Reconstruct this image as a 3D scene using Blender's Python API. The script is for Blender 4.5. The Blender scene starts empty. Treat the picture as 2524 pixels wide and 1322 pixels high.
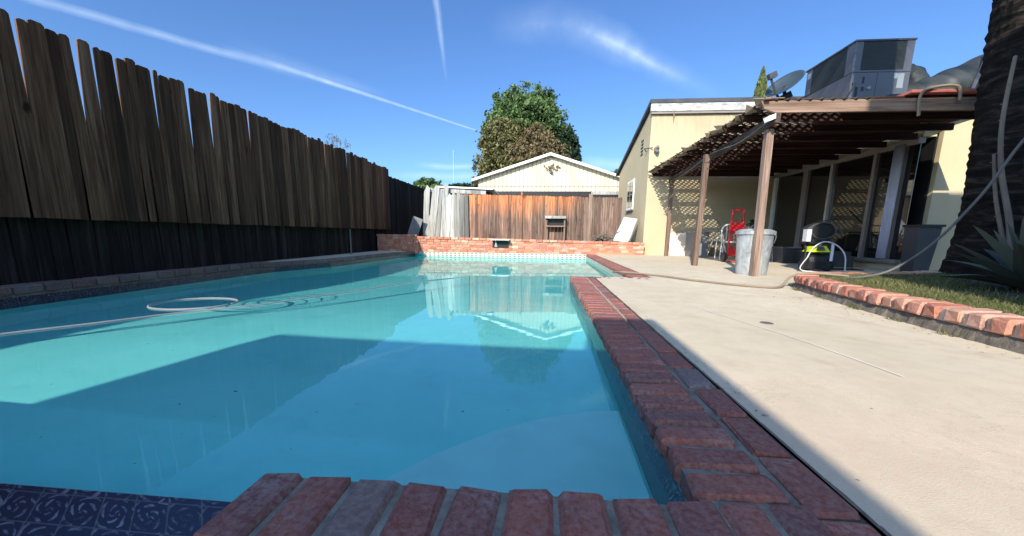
import bpy, bmesh, math, random
import numpy as np
from mathutils import Vector, Matrix
R = math.radians
rng = random.Random(7)
nrg = np.random.default_rng(11)
sc = bpy.context.scene
COL = sc.collection

# ---------------------------------------------------------------- camera, sky, sun, exposure
def make_camera():
    pitch, roll, yaw = R(9.6), .012, R(5.1)
    cy, sy = math.cos(yaw), math.sin(yaw)
    fw = Vector((-sy * math.cos(pitch), cy * math.cos(pitch), -math.sin(pitch)))
    rt = Vector((cy, sy, 0)); up = rt.cross(fw)
    c, s = math.cos(roll), math.sin(roll)
    r2 = rt * c + up * s; u2 = up * c - rt * s
    cam = bpy.data.cameras.new('camera'); o = bpy.data.objects.new('camera', cam); COL.objects.link(o)
    m = Matrix((r2, u2, -fw)).transposed().to_4x4(); m.translation = Vector((0, 0, .56))
    o.matrix_world = m
    cam.sensor_fit = 'HORIZONTAL'; cam.sensor_width = 36; cam.lens = 911 / 2524 * 36
    cam.shift_y = 71 / 2524; cam.clip_start = .02; cam.clip_end = 3000
    sc.camera = o
make_camera()

SUN_AZ, SUN_EL = R(19), R(31)        # shadows run towards +Y turned SUN_AZ towards +X
sd = Vector((math.sin(SUN_AZ) * math.cos(SUN_EL), math.cos(SUN_AZ) * math.cos(SUN_EL), -math.sin(SUN_EL)))
sl = bpy.data.lights.new('sun', 'SUN'); sl.energy = 4.05; sl.angle = R(.53); sl.color = (1, .925, .79)
so = bpy.data.objects.new('sun', sl); COL.objects.link(so)
so.rotation_euler = sd.to_track_quat('-Z', 'Y').to_euler()
sl.cycles.is_caustics_light = True

def n_(nt, t, **k):
    n = nt.nodes.new(t)
    for a, b in k.items(): setattr(n, a, b)
    return n
def math_(nt, op, a, b=None, c=None, clamp=False):
    n = n_(nt, 'ShaderNodeMath', operation=op, use_clamp=clamp)
    for i, v in enumerate((a, b, c)):
        if v is None: continue
        if isinstance(v, (int, float)): n.inputs[i].default_value = v
        else: nt.links.new(v, n.inputs[i])
    return n.outputs[0]
def vdot(nt, v, d):
    n = n_(nt, 'ShaderNodeVectorMath', operation='DOT_PRODUCT'); nt.links.new(v, n.inputs[0]); n.inputs[1].default_value = d
    return n.outputs['Value']
def mix_(nt, f, a, b, blend='MIX'):
    n = n_(nt, 'ShaderNodeMix', data_type='RGBA', blend_type=blend)
    for s, v in ((0, f), (6, a), (7, b)):
        if isinstance(v, (int, float)): n.inputs[s].default_value = v
        elif isinstance(v, tuple): n.inputs[s].default_value = (*v[:3], 1)
        else: nt.links.new(v, n.inputs[s])
    return n.outputs[2]

def make_world():
    w = bpy.data.worlds.new('World'); sc.world = w; w.use_nodes = True; nt = w.node_tree; nt.nodes.clear()
    out = n_(nt, 'ShaderNodeOutputWorld'); bg = n_(nt, 'ShaderNodeBackground'); bg.inputs[1].default_value = .125
    sky = n_(nt, 'ShaderNodeTexSky', sky_type='NISHITA', sun_disc=False)
    sky.sun_elevation = SUN_EL
    sky.sun_rotation = math.atan2(-sd.x, -sd.y)
    sky.altitude = 200; sky.air_density = 1.15; sky.dust_density = .7; sky.ozone_density = 3.0
    tc = n_(nt, 'ShaderNodeTexCoord'); nz = n_(nt, 'ShaderNodeVectorMath', operation='NORMALIZE'); nt.links.new(tc.outputs['Generated'], nz.inputs[0])
    v = nz.outputs[0]
    noi = n_(nt, 'ShaderNodeTexNoise'); noi.inputs['Scale'].default_value = 9; noi.inputs['Detail'].default_value = 7; nt.links.new(v, noi.inputs['Vector'])
    fine = n_(nt, 'ShaderNodeTexNoise'); fine.inputs['Scale'].default_value = 40; fine.inputs['Detail'].default_value = 5; nt.links.new(v, fine.inputs['Vector'])
    total = None
    # thin contrails: arcs through two sky directions a, b; w0/w1 half-widths at the ends; strength
    def trail(a, b, w0, w1, st, wob=.006, soft=1.0, fade0=.02, fade1=.02):
        nonlocal total
        a = Vector(a).normalized(); b = Vector(b).normalized()
        nrm = a.cross(b).normalized(); t = (b - a).normalized()
        d = vdot(nt, v, nrm)
        d = math_(nt, 'ADD', d, math_(nt, 'MULTIPLY', math_(nt, 'SUBTRACT', noi.outputs[0], .5), wob * 2))
        d = math_(nt, 'ABSOLUTE', d)
        s0, s1 = a.dot(t), b.dot(t)
        s = math_(nt, 'DIVIDE', math_(nt, 'SUBTRACT', vdot(nt, v, t), s0), s1 - s0)
        sc_ = math_(nt, 'ADD', w0, math_(nt, 'MULTIPLY', s, w1 - w0))
        sc_ = math_(nt, 'MAXIMUM', sc_, .0012)
        k = math_(nt, 'SUBTRACT', 1, math_(nt, 'DIVIDE', d, sc_), clamp=True)
        k = math_(nt, 'POWER', k, soft)
        e0 = math_(nt, 'DIVIDE', s, fade0, clamp=True); e1 = math_(nt, 'DIVIDE', math_(nt, 'SUBTRACT', 1, s), fade1, clamp=True)
        k = math_(nt, 'MULTIPLY', math_(nt, 'MULTIPLY', k, e0), e1)
        tex = math_(nt, 'ADD', .45, math_(nt, 'MULTIPLY', fine.outputs[0], 1.1))
        front = math_(nt, 'GREATER_THAN', vdot(nt, v, (a + b).normalized()), 0)
        k = math_(nt, 'MULTIPLY', math_(nt, 'MULTIPLY', k, tex), math_(nt, 'MULTIPLY', front, st))
        total = k if total is None else math_(nt, 'ADD', total, k)
    for tr in TRAILS: trail(*tr)
    k = math_(nt, 'MULTIPLY', math_(nt, 'ADD', vdot(nt, v, tuple(-sd)), .15), 1.1, clamp=True)     # sky boosted sunward, out of view, to lift the shade; deepest away from sun
    k = math_(nt, 'MULTIPLY', k, k)
    tint = mix_(nt, k, (.46, .64, .90), (1.65, 1.9, 2.05))
    blue = mix_(nt, 1., sky.outputs[0], tint, 'MULTIPLY')
    col = mix_(nt, math_(nt, 'MINIMUM', total, .7), blue, (4.6, 5.6, 6.6))
    nt.links.new(col, bg.inputs[0]); nt.links.new(bg.outputs[0], out.inputs[0])
def pixdir(x, y):
    pitch, roll, yaw = R(9.6), .012, R(5.1)
    cy, sy = math.cos(yaw), math.sin(yaw)
    fw = Vector((-sy * math.cos(pitch), cy * math.cos(pitch), -math.sin(pitch))); rt = Vector((cy, sy, 0)); up = rt.cross(fw)
    c, s = math.cos(roll), math.sin(roll); r2 = rt * c + up * s; u2 = up * c - rt * s
    return (fw + r2 * ((x - 1262) / 911) - u2 * ((y - 732) / 911)).normalized()
TRAILS = [
    (pixdir(20, -20), pixdir(760, 190), .009, .008, .25, .003, .9, .05, .35),
    (pixdir(520, 108), pixdir(1185, 325), .0075, .0018, .36, .0012, .8, .35, .03),
    (pixdir(560, 118), pixdir(960, 235), .03, .010, .10, .006, 1.2, .3, .3),
    (pixdir(1075, -10), pixdir(1102, 205), .010, .004, .28, .006, 1.0, .02, .6),
    (pixdir(1380, 45), pixdir(1790, 240), .05, .02, .27, .02, 1.4, .3, .6),
    (pixdir(1420, 60), pixdir(1700, 205), .02, .012, .2, .01, 1.2, .3, .4),
    (pixdir(1200, 72), pixdir(1500, 50), .035, .05, .12, .03, 1.2, .4, .5),
    (pixdir(960, 432), pixdir(1240, 436), .012, .012, .25, .01, 1.0, .3, .3),
    (pixdir(1020, 408), pixdir(1200, 412), .010, .008, .3, .006, 1.0, .3, .3),
    (pixdir(1420, 410), pixdir(1600, 408), .02, .02, .25, .02, 1.0, .3, .3),
]
make_world()
vs = sc.view_settings; vs.view_transform = 'Standard'; vs.look = 'None'; vs.exposure = .82; vs.gamma = 1
cy_ = sc.cycles
cy_.use_denoising = True; cy_.max_bounces = 10; cy_.transparent_max_bounces = 12; cy_.transmission_bounces = 6; cy_.glossy_bounces = 5; cy_.diffuse_bounces = 4
cy_.sample_clamp_indirect = 4; cy_.caustics_refractive = True; cy_.caustics_reflective = False; cy_.blur_glossy = .3

# ---------------------------------------------------------------- helpers
class MB:
    def __init__(s): s.v = []; s.f = []
    def add(s, v, f):
        o = len(s.v); s.v += [tuple(p) for p in v]; s.f += [tuple(i + o for i in q) for q in f]; return s
    def box(s, c, d, M=None, rz=0):
        hx, hy, hz = d[0] / 2, d[1] / 2, d[2] / 2
        P = [Vector((x * hx, y * hy, z * hz)) for x in (-1, 1) for y in (-1, 1) for z in (-1, 1)]
        if M is None: M = Matrix.Rotation(rz, 3, 'Z')
        P = [M @ p + Vector(c) for p in P]
        return s.add(P, [(0, 1, 3, 2), (4, 6, 7, 5), (0, 4, 5, 1), (2, 3, 7, 6), (0, 2, 6, 4), (1, 5, 7, 3)])
    def bb(s, x0, x1, y0, y1, z0, z1): return s.box(((x0 + x1) / 2, (y0 + y1) / 2, (z0 + z1) / 2), (x1 - x0, y1 - y0, z1 - z0))
    def brick(s, c, d, M, bev=.008, jit=.003, r=None):
        # a box with chamfered, slightly worn edges
        r = r or rng; h = [q / 2 for q in d]; P = []; idx = {}
        for x in (-1, 1):
            for y in (-1, 1):
                for z in (-1, 1):
                    for ax in range(3):
                        q = [x * h[0], y * h[1], z * h[2]]
                        for k in range(3):
                            if k != ax: q[k] -= (x, y, z)[k] * bev * r.uniform(.6, 1.5)
                        q = [u + r.uniform(-jit, jit) for u in q]
                        idx[(x, y, z, ax)] = len(P); P.append(M @ Vector(q) + Vector(c))
        F = []
        for ax in range(3):
            a, b = [k for k in range(3) if k != ax]
            for sg in (-1, 1):
                ring = []
                for u, w in ((-1, -1), (1, -1), (1, 1), (-1, 1)):
                    k = [0, 0, 0]; k[ax] = sg; k[a] = u; k[b] = w; ring.append(idx[(*k, ax)])
                F.append(ring)
        for ax in range(3):
            a, b = [k for k in range(3) if k != ax]
            for u in (-1, 1):
                for w in (-1, 1):
                    k0 = [0, 0, 0]; k0[a] = u; k0[b] = w; k0[ax] = -1; k1 = list(k0); k1[ax] = 1
                    F.append([idx[(*k0, a)], idx[(*k1, a)], idx[(*k1, b)], idx[(*k0, b)]])
        for x in (-1, 1):
            for y in (-1, 1):
                for z in (-1, 1): F.append([idx[(x, y, z, 0)], idx[(x, y, z, 1)], idx[(x, y, z, 2)]])
        return s.add(P, F)
    def prism(s, poly, off):
        # poly: planar list of 3d points, extruded by vector off
        n = len(poly); off = Vector(off); P = [Vector(p) for p in poly] + [Vector(p) + off for p in poly]
        F = [list(range(n))[::-1], list(range(n, 2 * n))] + [(i, (i + 1) % n, n + (i + 1) % n, n + i) for i in range(n)]
        return s.add(P, F)
    def tube(s, pts, r, k=8, cap=True):
        pts = [Vector(p) for p in pts]; n = len(pts); rs = r if isinstance(r, (list, tuple)) else [r] * n
        P = []; F = []; up = None
        for i, p in enumerate(pts):
            t = (pts[min(i + 1, n - 1)] - pts[max(i - 1, 0)]).normalized()
            if up is None: up = Vector((0, 0, 1)) if abs(t.z) < .9 else Vector((1, 0, 0))
            u = (up - t * up.dot(t)).normalized(); w = t.cross(u); up = u
            for j in range(k):
                a = 2 * math.pi * j / k; P.append(p + (u * math.cos(a) + w * math.sin(a)) * rs[i])
        for i in range(n - 1):
            for j in range(k): F.append((i * k + j, i * k + (j + 1) % k, (i + 1) * k + (j + 1) % k, (i + 1) * k + j))
        if cap: F += [tuple(range(k))[::-1], tuple(range((n - 1) * k, n * k))]
        return s.add(P, F)
    def lathe(s, prof, k=32, c=(0, 0, 0), M=None, wob=None):
        P = []; F = []
        for i, (r, z) in enumerate(prof):
            for j in range(k):
                a = 2 * math.pi * j / k; rr = r * (wob(a, z) if wob else 1)
                q = Vector((rr * math.cos(a), rr * math.sin(a), z))
                if M is not None: q = M @ q
                P.append(q + Vector(c))
        for i in range(len(prof) - 1):
            for j in range(k): F.append((i * k + j, i * k + (j + 1) % k, (i + 1) * k + (j + 1) % k, (i + 1) * k + j))
        F += [tuple(range(k))[::-1], tuple(range((len(prof) - 1) * k, len(prof) * k))]
        return s.add(P, F)
    def build(s, name, mat, parent=None, smooth=False, fix=True):
        me = bpy.data.meshes.new(name); me.from_pydata(s.v, [], s.f)
        if fix:
            bm = bmesh.new(); bm.from_mesh(me); bmesh.ops.recalc_face_normals(bm, faces=bm.faces); bm.to_mesh(me); bm.free()
        if smooth: me.polygons.foreach_set('use_smooth', [True] * len(me.polygons))
        me.materials.append(mat); me.update()
        o = bpy.data.objects.new(name, me); COL.objects.link(o)
        if parent is not None:
            o.parent = parent; o.matrix_parent_inverse = Matrix.Translation(-parent.location) if parent.type == 'EMPTY' else Matrix()
        return o
def tag(o, label=None, cat=None, group=None, kind=None):
    for k, v in (('label', label), ('category', cat), ('group', group), ('kind', kind)):
        if v: o[k] = v
    return o
def thing(name, loc, label, cat, group=None):
    e = bpy.data.objects.new(name, None); e.location = loc; e.empty_display_size = .2; COL.objects.link(e)
    return tag(e, label, cat, group)
def spline(pts, n=8):
    pts = [Vector(p) for p in pts]; out = []
    for i in range(len(pts) - 1):
        p0, p1, p2, p3 = pts[max(i - 1, 0)], pts[i], pts[i + 1], pts[min(i + 2, len(pts) - 1)]
        for j in range(n):
            t = j / n
            out.append(.5 * ((2 * p1) + (p2 - p0) * t + (2 * p0 - 5 * p1 + 4 * p2 - p3) * t * t + (3 * p1 - p0 - 3 * p2 + p3) * t ** 3))
    out.append(pts[-1]); return out

# ---------------------------------------------------------------- materials
class Mat:
    def __init__(s, name, rough=.8, spec=.3, metal=0):
        s.m = bpy.data.materials.new(name); s.m.use_nodes = True; s.nt = s.m.node_tree
        s.b = s.nt.nodes['Principled BSDF']; s.b.inputs['Roughness'].default_value = rough
        s.b.inputs['Specular IOR Level'].default_value = spec; s.b.inputs['Metallic'].default_value = metal
        s.tc = n_(s.nt, 'ShaderNodeTexCoord'); s.hs = []
    def coord(s, scale=(1, 1, 1), rot=(0, 0, 0)):
        mp = n_(s.nt, 'ShaderNodeMapping'); mp.inputs['Scale'].default_value = scale; mp.inputs['Rotation'].default_value = rot
        s.nt.links.new(s.tc.outputs['Object'], mp.inputs[0]); return mp.outputs[0]
    def island(s):
        return n_(s.nt, 'ShaderNodeNewGeometry').outputs['Random Per Island']
    def noise(s, scale=5, detail=4, rough=.55, st=(1, 1, 1), dist=0, seed=None, rot=(0, 0, 0)):
        n = n_(s.nt, 'ShaderNodeTexNoise'); n.inputs['Scale'].default_value = scale; n.inputs['Detail'].default_value = detail
        n.inputs['Roughness'].default_value = rough; n.inputs['Distortion'].default_value = dist
        v = s.coord(st, rot)
        if seed is not None:
            a = n_(s.nt, 'ShaderNodeVectorMath', operation='ADD'); s.nt.links.new(v, a.inputs[0])
            cb = n_(s.nt, 'ShaderNodeCombineXYZ'); k = math_(s.nt, 'MULTIPLY', seed, 37.)
            for i in range(3): s.nt.links.new(k, cb.inputs[i])
            s.nt.links.new(cb.outputs[0], a.inputs[1]); v = a.outputs[0]
        s.nt.links.new(v, n.inputs['Vector']); return n.outputs[0]
    def ramp(s, f, stops, interp='LINEAR'):
        r = n_(s.nt, 'ShaderNodeValToRGB'); cr = r.color_ramp; cr.interpolation = interp
        while len(cr.elements) < len(stops): cr.elements.new(.5)
        for e, (p, c) in zip(cr.elements, stops):
            e.position = p; e.color = (*c, 1) if isinstance(c, tuple) else (c, c, c, 1)
        s.nt.links.new(f, r.inputs[0]); return r.outputs[0]
    def mix(s, f, a, b, blend='MIX'): return mix_(s.nt, f, a, b, blend)
    def math(s, *a, **k): return math_(s.nt, *a, **k)
    def z(s):
        n = n_(s.nt, 'ShaderNodeSeparateXYZ'); s.nt.links.new(s.tc.outputs['Object'], n.inputs[0]); return n.outputs
    def col(s, c):
        if isinstance(c, tuple): s.b.inputs['Base Color'].default_value = (*c, 1)
        else: s.nt.links.new(c, s.b.inputs['Base Color'])
        return s
    def set(s, k, v):
        if isinstance(v, (int, float, tuple)): s.b.inputs[k].default_value = v
        else: s.nt.links.new(v, s.b.inputs[k])
        return s
    def bump(s, h, dist=.01, strength=1.):
        n = n_(s.nt, 'ShaderNodeBump'); n.inputs['Distance'].default_value = dist; n.inputs['Strength'].default_value = strength
        s.nt.links.new(h, n.inputs['Height'])
        if s.hs: s.nt.links.new(s.hs[-1], n.inputs['Normal'])
        s.hs.append(n.outputs[0]); s.nt.links.new(n.outputs[0], s.b.inputs['Normal']); return s

def wood(name, dark, mid, light, axis='z', rough=.85, scale=1., knots=True):
    m = Mat(name, rough, .15); i = m.island()
    st = {'x': (1.2, 30, 30), 'y': (30, 1.2, 30), 'z': (30, 30, 1.2)}[axis]
    g = m.noise(scale, 6, .65, st, .6, i); g2 = m.noise(scale * .35, 3, .5, tuple(q * .3 for q in st), .2, i)
    c = m.ramp(g, [(.3, dark), (.52, mid), (.72, light)])
    br = m.ramp(i, [(0, .45), (.5, .95), (1, 1.55)])
    c = m.mix(1, c, br, 'MULTIPLY')
    c = m.mix(m.ramp(g2, [(.35, 0.), (.7, .6)]), c, tuple(q * .6 for q in dark))
    if knots:
        k = m.noise(2.2, 1, .5, {'x': (1, 3, 3), 'y': (3, 1, 3), 'z': (3, 3, 1.3)}[axis], 0, i)
        c = m.mix(m.ramp(k, [(.72, 0.), (.78, .9)]), c, tuple(q * .35 for q in dark))
    m.col(c).bump(g, .004); return m
def paint(name, c, rough=.6, var=.12, bumpd=.0, spec=.3, metal=0):
    m = Mat(name, rough, spec, metal); n = m.noise(3, 5, .6); f = m.noise(60, 3)
    lo = tuple(q * (1 - var) for q in c); hi = tuple(min(1, q * (1 + var)) for q in c)
    m.col(m.mix(m.ramp(n, [(.3, 0.), (.7, 1.)]), lo, hi))
    if bumpd: m.bump(f, bumpd)
    return m
class MD(dict):
    def __getitem__(s, k):
        v = dict.__getitem__(s, k); return v.m if isinstance(v, Mat) else v
M = MD()
M['fence'] = wood('weathered_fence_wood', (.034, .016, .008), (.125, .060, .033), (.225, .13, .08))
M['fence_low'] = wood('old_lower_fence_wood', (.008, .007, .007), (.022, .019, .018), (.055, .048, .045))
M['rail'] = wood('rail_wood', (.03, .024, .02), (.08, .064, .054), (.15, .125, .105), 'y')
M['grey_wood'] = wood('silvered_wood', (.16, .15, .14), (.38, .37, .34), (.6, .58, .54), knots=False)
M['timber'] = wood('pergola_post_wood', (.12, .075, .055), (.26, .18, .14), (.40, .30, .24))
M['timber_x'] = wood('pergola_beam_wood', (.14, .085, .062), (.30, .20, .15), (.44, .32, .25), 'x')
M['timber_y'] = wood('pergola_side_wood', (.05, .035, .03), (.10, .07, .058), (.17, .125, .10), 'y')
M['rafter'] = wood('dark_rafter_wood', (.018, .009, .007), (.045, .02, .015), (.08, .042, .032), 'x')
M['lattice'] = paint('lattice_wood', (.05, .038, .031), .9, .35); M['tab'] = paint('sunlit_frayed_lattice', (.26, .20, .155), .9, .4)  # lattice darkened for its shaded underside; tabs are the same wood in sunlit tan
def orange_fence():
    m = Mat('sun_bleached_redwood', .85, .12); i = m.island()
    g = m.noise(1., 6, .65, (30, 30, 1.4), .7, i); big = m.noise(1.1, 3, .5, (1.6, 1, .5)); x, y, z = m.z()
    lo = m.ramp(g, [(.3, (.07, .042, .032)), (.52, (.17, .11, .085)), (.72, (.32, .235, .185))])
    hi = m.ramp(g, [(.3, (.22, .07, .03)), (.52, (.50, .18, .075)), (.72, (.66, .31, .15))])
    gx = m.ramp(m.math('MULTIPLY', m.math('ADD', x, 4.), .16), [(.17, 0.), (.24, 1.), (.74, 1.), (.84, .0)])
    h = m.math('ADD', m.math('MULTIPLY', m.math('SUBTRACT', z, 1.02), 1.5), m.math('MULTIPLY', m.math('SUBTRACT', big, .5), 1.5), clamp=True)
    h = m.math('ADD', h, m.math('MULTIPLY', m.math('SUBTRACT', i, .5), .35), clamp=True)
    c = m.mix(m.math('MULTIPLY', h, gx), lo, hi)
    c = m.mix(1, c, m.ramp(i, [(0, .62), (.5, 1.), (1, 1.25)]), 'MULTIPLY')
    k = m.noise(3.2, 2, .6, (2.2, 1, 1), .4)
    c = m.mix(m.ramp(k, [(.64, 0.), (.74, .75)]), c, (.035, .022, .018))
    m.col(c).bump(g, .004); return m.m
M['redwood'] = orange_fence()
def brick_mat(name, cols, scale=1., white=.5):
    m = Mat(name, .82, .25); i = m.island()
    c = m.ramp(i, cols, 'CONSTANT')
    n = m.noise(9, 6, .65, seed=i); f = m.noise(70, 4, .7, seed=i); b = m.noise(3.5, 3, .6, (1, 1, 1), .5, i)
    c = m.mix(m.ramp(n, [(.3, .45), (.65, 0.)]), c, (.07, .04, .04))
    c = m.mix(m.ramp(f, [(.35, 0.), (.75, .3)]), c, (.55, .42, .38))
    w = m.math('MULTIPLY', m.ramp(b, [(.53, 0.), (.70, 1.)]), m.ramp(f, [(.42, 0.), (.56, 1.)]))
    c = m.mix(m.math('MULTIPLY', w, white), c, (.55, .52, .52))
    m.col(c).bump(f, .0025).bump(n, .006); m.set('Roughness', m.ramp(n, [(.3, .65), (.7, .9)]))
    return m.m
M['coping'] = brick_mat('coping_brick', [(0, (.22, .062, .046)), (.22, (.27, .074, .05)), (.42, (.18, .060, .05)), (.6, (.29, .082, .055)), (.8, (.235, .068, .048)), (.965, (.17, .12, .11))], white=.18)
M['shaded_coping'] = brick_mat('shaded_coping_brick', [(0, (.10, .055, .045)), (.3, (.13, .075, .06)), (.6, (.08, .055, .05)), (.8, (.12, .10, .09))], white=.1)  # coping brick darkened to carry the shade on the left side
M['wall_brick'] = brick_mat('wall_brick', [(0, (.56, .19, .10)), (.2, (.62, .24, .13)), (.4, (.48, .14, .08)), (.6, (.62, .28, .16)), (.8, (.54, .17, .09)), (.92, (.64, .42, .27))], white=.45)
M['bed_brick'] = brick_mat('bed_brick', [(0, (.46, .14, .07)), (.25, (.56, .22, .13)), (.5, (.40, .13, .08)), (.7, (.58, .28, .18)), (.88, (.55, .40, .32))], white=.35)
def mortar(name, c):
    m = Mat(name, .95, .1); n = m.noise(14, 5, .7); f = m.noise(120, 3, .7)
    m.col(m.mix(m.ramp(n, [(.35, 0.), (.65, 1.)]), tuple(q * .55 for q in c), c)).bump(f, .004).bump(n, .008); return m.m
M['mortar'] = mortar('mortar', (.27, .25, .21)); M['mortar_light'] = mortar('pale_mortar', (.62, .50, .40))
def concrete():
    m = Mat('beige_concrete', .9, .2); x, y, z = m.z()
    a = m.noise(.7, 5, .6, dist=.3); b = m.noise(5, 6, .7); f = m.noise(190, 3, .75); s = m.noise(1.3, 4, .6, (2.2, .35, 1), .5)
    c = m.mix(m.ramp(a, [(.3, 0.), (.7, 1.)]), (.52, .435, .31), (.64, .545, .40))
    c = m.mix(m.ramp(s, [(.45, 0.), (.7, .35)]), c, (.62, .54, .42))
    c = m.mix(m.ramp(b, [(.3, .35), (.55, 0.)]), c, (.36, .29, .21))
    # worn, slightly pink, pitted patch in the foreground
    px_ = m.math('SUBTRACT', 1, m.math('MULTIPLY', m.math('ABSOLUTE', m.math('SUBTRACT', y, 1.0)), 1.25), clamp=True)
    pit = m.noise(45, 4, .75)
    c = m.mix(m.math('MULTIPLY', px_, m.ramp(pit, [(.45, .5), (.62, 0.)])), c, (.58, .40, .30))
    c = m.mix(m.ramp(f, [(.3, .35), (.45, 0.)]), c, (.26, .21, .16))
    st = m.noise(2.6, 5, .65, dist=.2)
    c = m.mix(m.ramp(st, [(.58, 0.), (.72, .38)]), c, (.34, .275, .205)); cr = m.noise(1.7, 8, .75, (1, 1, 1), 1.2); ln = m.math('SUBTRACT', 1, m.math('MULTIPLY', m.math('ABSOLUTE', m.math('SUBTRACT', cr, .52)), 260.), clamp=True); c = m.mix(m.math('MULTIPLY', ln, m.ramp(a, [(.44, 0.), (.54, .75)])), c, (.22, .175, .135))
    m.col(c).bump(f, .0012); return m.m
M['deck'] = concrete()
def stucco(name, c, dirt=True):
    m = Mat(name, .92, .15); n = m.noise(1.2, 5, .6); f = m.noise(90, 3, .7); st = m.noise(1.0, 4, .6, (9, 9, .7)); x, y, z = m.z()
    k = m.mix(m.ramp(n, [(.3, 0.), (.7, 1.)]), tuple(q * .9 for q in c), c)
    if dirt:
        top = m.math('MULTIPLY', m.math('SUBTRACT', z, 3.25), 1.2, clamp=True)
        k = m.mix(m.math('MULTIPLY', top, m.ramp(st, [(.4, .0), (.62, .65)])), k, tuple(q * .45 for q in c))
        lo = m.math('SUBTRACT', 1, m.math('MULTIPLY', z, 3.), clamp=True)
        k = m.mix(m.math('MULTIPLY', lo, m.ramp(n, [(.4, 0.), (.6, .5)])), k, (.5, .42, .3))
    m.col(k).bump(f, .004); return m.m
M['stucco'] = stucco('yellow_stucco', (.52, .42, .275)); M['stucco2'] = stucco('cream_stucco', (.60, .50, .33), False)
M['siding'] = paint('cream_siding', (.56, .50, .38), .6, .05)
M['white'] = paint('white_paint', (.78, .77, .74), .55, .08)
def worn_white():
    m = Mat('worn_white_paint', .6, .3); n = m.noise(5, 5, .7, (1, 1, 3)); m.col(m.ramp(n, [(.3, (.16, .16, .17)), (.5, (.45, .43, .40)), (.8, (.66, .63, .6))])); return m.m
M['worn_white'] = worn_white()
M['roofing'] = paint('dark_roofing', (.07, .07, .08), .9, .3, .004)
M['roof_red'] = paint('red_roof_edge', (.42, .13, .10), .85, .3)
M['black'] = paint('black_plastic', (.018, .018, .02), .45, .2)
M['dgrey'] = paint('dark_grey_plastic', (.06, .062, .068), .5, .2)
M['ac'] = paint('grey_metal_paint', (.075, .078, .098), .45, .08, 0, .4)
M['grille'] = paint('dark_coil_grille', (.018, .022, .024), .6, .2)
M['duct'] = paint('grey_duct_wrap', (.04, .044, .043), .5, .35)
M['frame'] = paint('taupe_window_frame', (.24, .21, .19), .45, .1, 0, .4)
M['alu'] = paint('aluminium', (.55, .55, .56), .4, .1, 0, .5, .6)
M['red'] = paint('red_paint', (.55, .012, .02), .4, .15, 0, .5)
M['lime'] = paint('lime_green_plastic', (.50, .62, .01), .4, .05, 0, .5)
M['curtain'] = paint('pale_lilac_curtain', (.58, .58, .70), .9, .1)
M['hose'] = paint('grey_hose', (.12, .115, .11), .6, .15)
M['hose_tan'] = paint('tan_hose', (.22, .175, .12), .6, .15)
M['hose_pool'] = paint('pool_hose', (.22, .22, .23), .5, .1)
M['sheet'] = paint('white_plastic_sheet', (.55, .56, .58), .5, .05)
M['soil'] = paint('dark_soil', (.045, .038, .028), .95, .5, .02)
M['curb'] = mortar('grey_curb_concrete', (.20, .17, .14))
M['dish'] = paint('blue_grey_dish', (.035, .052, .068), .5, .2, 0, .4)
M['label'] = paint('pale_sticker', (.22, .25, .27), .5, .05)
M['board'] = paint('pinkish_panel', (.74, .64, .55), .8, .1)
M['dboard'] = paint('grey_green_panel', (.17, .17, .17), .8, .15)
def galv():
    m = Mat('weathered_galvanised_steel', .5, .5, .25); n = m.noise(6, 6, .75, (1, 1, .45), .8); s = m.noise(14, 4, .7, (2, 2, .3))
    c = m.ramp(n, [(.3, (.14, .15, .17)), (.5, (.33, .35, .36)), (.7, (.52, .54, .55))])
    c = m.mix(m.ramp(s, [(.57, 0.), (.66, .6)]), c, (.16, .17, .19)); m.col(c); return m.m
M['galv'] = galv()
def glassy():
    m = Mat('dark_window_glass', .03, .6); m.col((.012, .012, .012)); m.set('Coat Weight', .6); m.set('Coat Roughness', .02); return m.m
M['glass'] = glassy()
def leafmat(name, cols, trans=.25):
    m = Mat(name, .6, .25); i = m.island(); n = m.noise(.5, 3, .6)
    f = m.math('ADD', m.math('MULTIPLY', i, .65), m.math('MULTIPLY', n, .5), clamp=True)
    m.col(m.ramp(f, [(p, c) for p, c in cols]))
    t = n_(m.nt, 'ShaderNodeBsdfTranslucent'); mx = n_(m.nt, 'ShaderNodeMixShader'); mx.inputs[0].default_value = trans
    r = m.b.inputs['Base Color'].links[0].from_socket; m.nt.links.new(r, t.inputs[0])
    out = [q for q in m.nt.nodes if q.type == 'OUTPUT_MATERIAL'][0]
    m.nt.links.new(m.b.outputs[0], mx.inputs[1]); m.nt.links.new(t.outputs[0], mx.inputs[2]); m.nt.links.new(mx.outputs[0], out.inputs[0]); return m.m
M['leaf_green'] = leafmat('green_leaves', [(.15, (.03, .055, .018)), (.5, (.08, .14, .045)), (.9, (.16, .23, .08))])
M['leaf_olive'] = leafmat('olive_leaves', [(.15, (.055, .06, .022)), (.5, (.13, .13, .05)), (.9, (.23, .20, .09))])
M['leaf_brown'] = leafmat('drying_brown_leaves', [(.15, (.06, .05, .024)), (.5, (.15, .115, .055)), (.9, (.25, .19, .10))])
M['leaf_dark'] = leafmat('dark_needles', [(.15, (.012, .026, .014)), (.5, (.03, .055, .026)), (.9, (.06, .09, .04))])
M['leaf_lime'] = leafmat('cypress_needles', [(.15, (.05, .07, .02)), (.5, (.12, .15, .05)), (.9, (.2, .22, .09))])
M['grass'] = leafmat('grass_blades', [(.15, (.05, .07, .02)), (.5, (.11, .13, .04)), (.9, (.28, .25, .12))])
M['agave'] = leafmat('agave_leaves', [(.15, (.05, .065, .05)), (.5, (.09, .11, .085)), (.9, (.14, .16, .12))], .05)
M['bark'] = paint('bark', (.11, .085, .065), .95, .4, .02)
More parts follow.
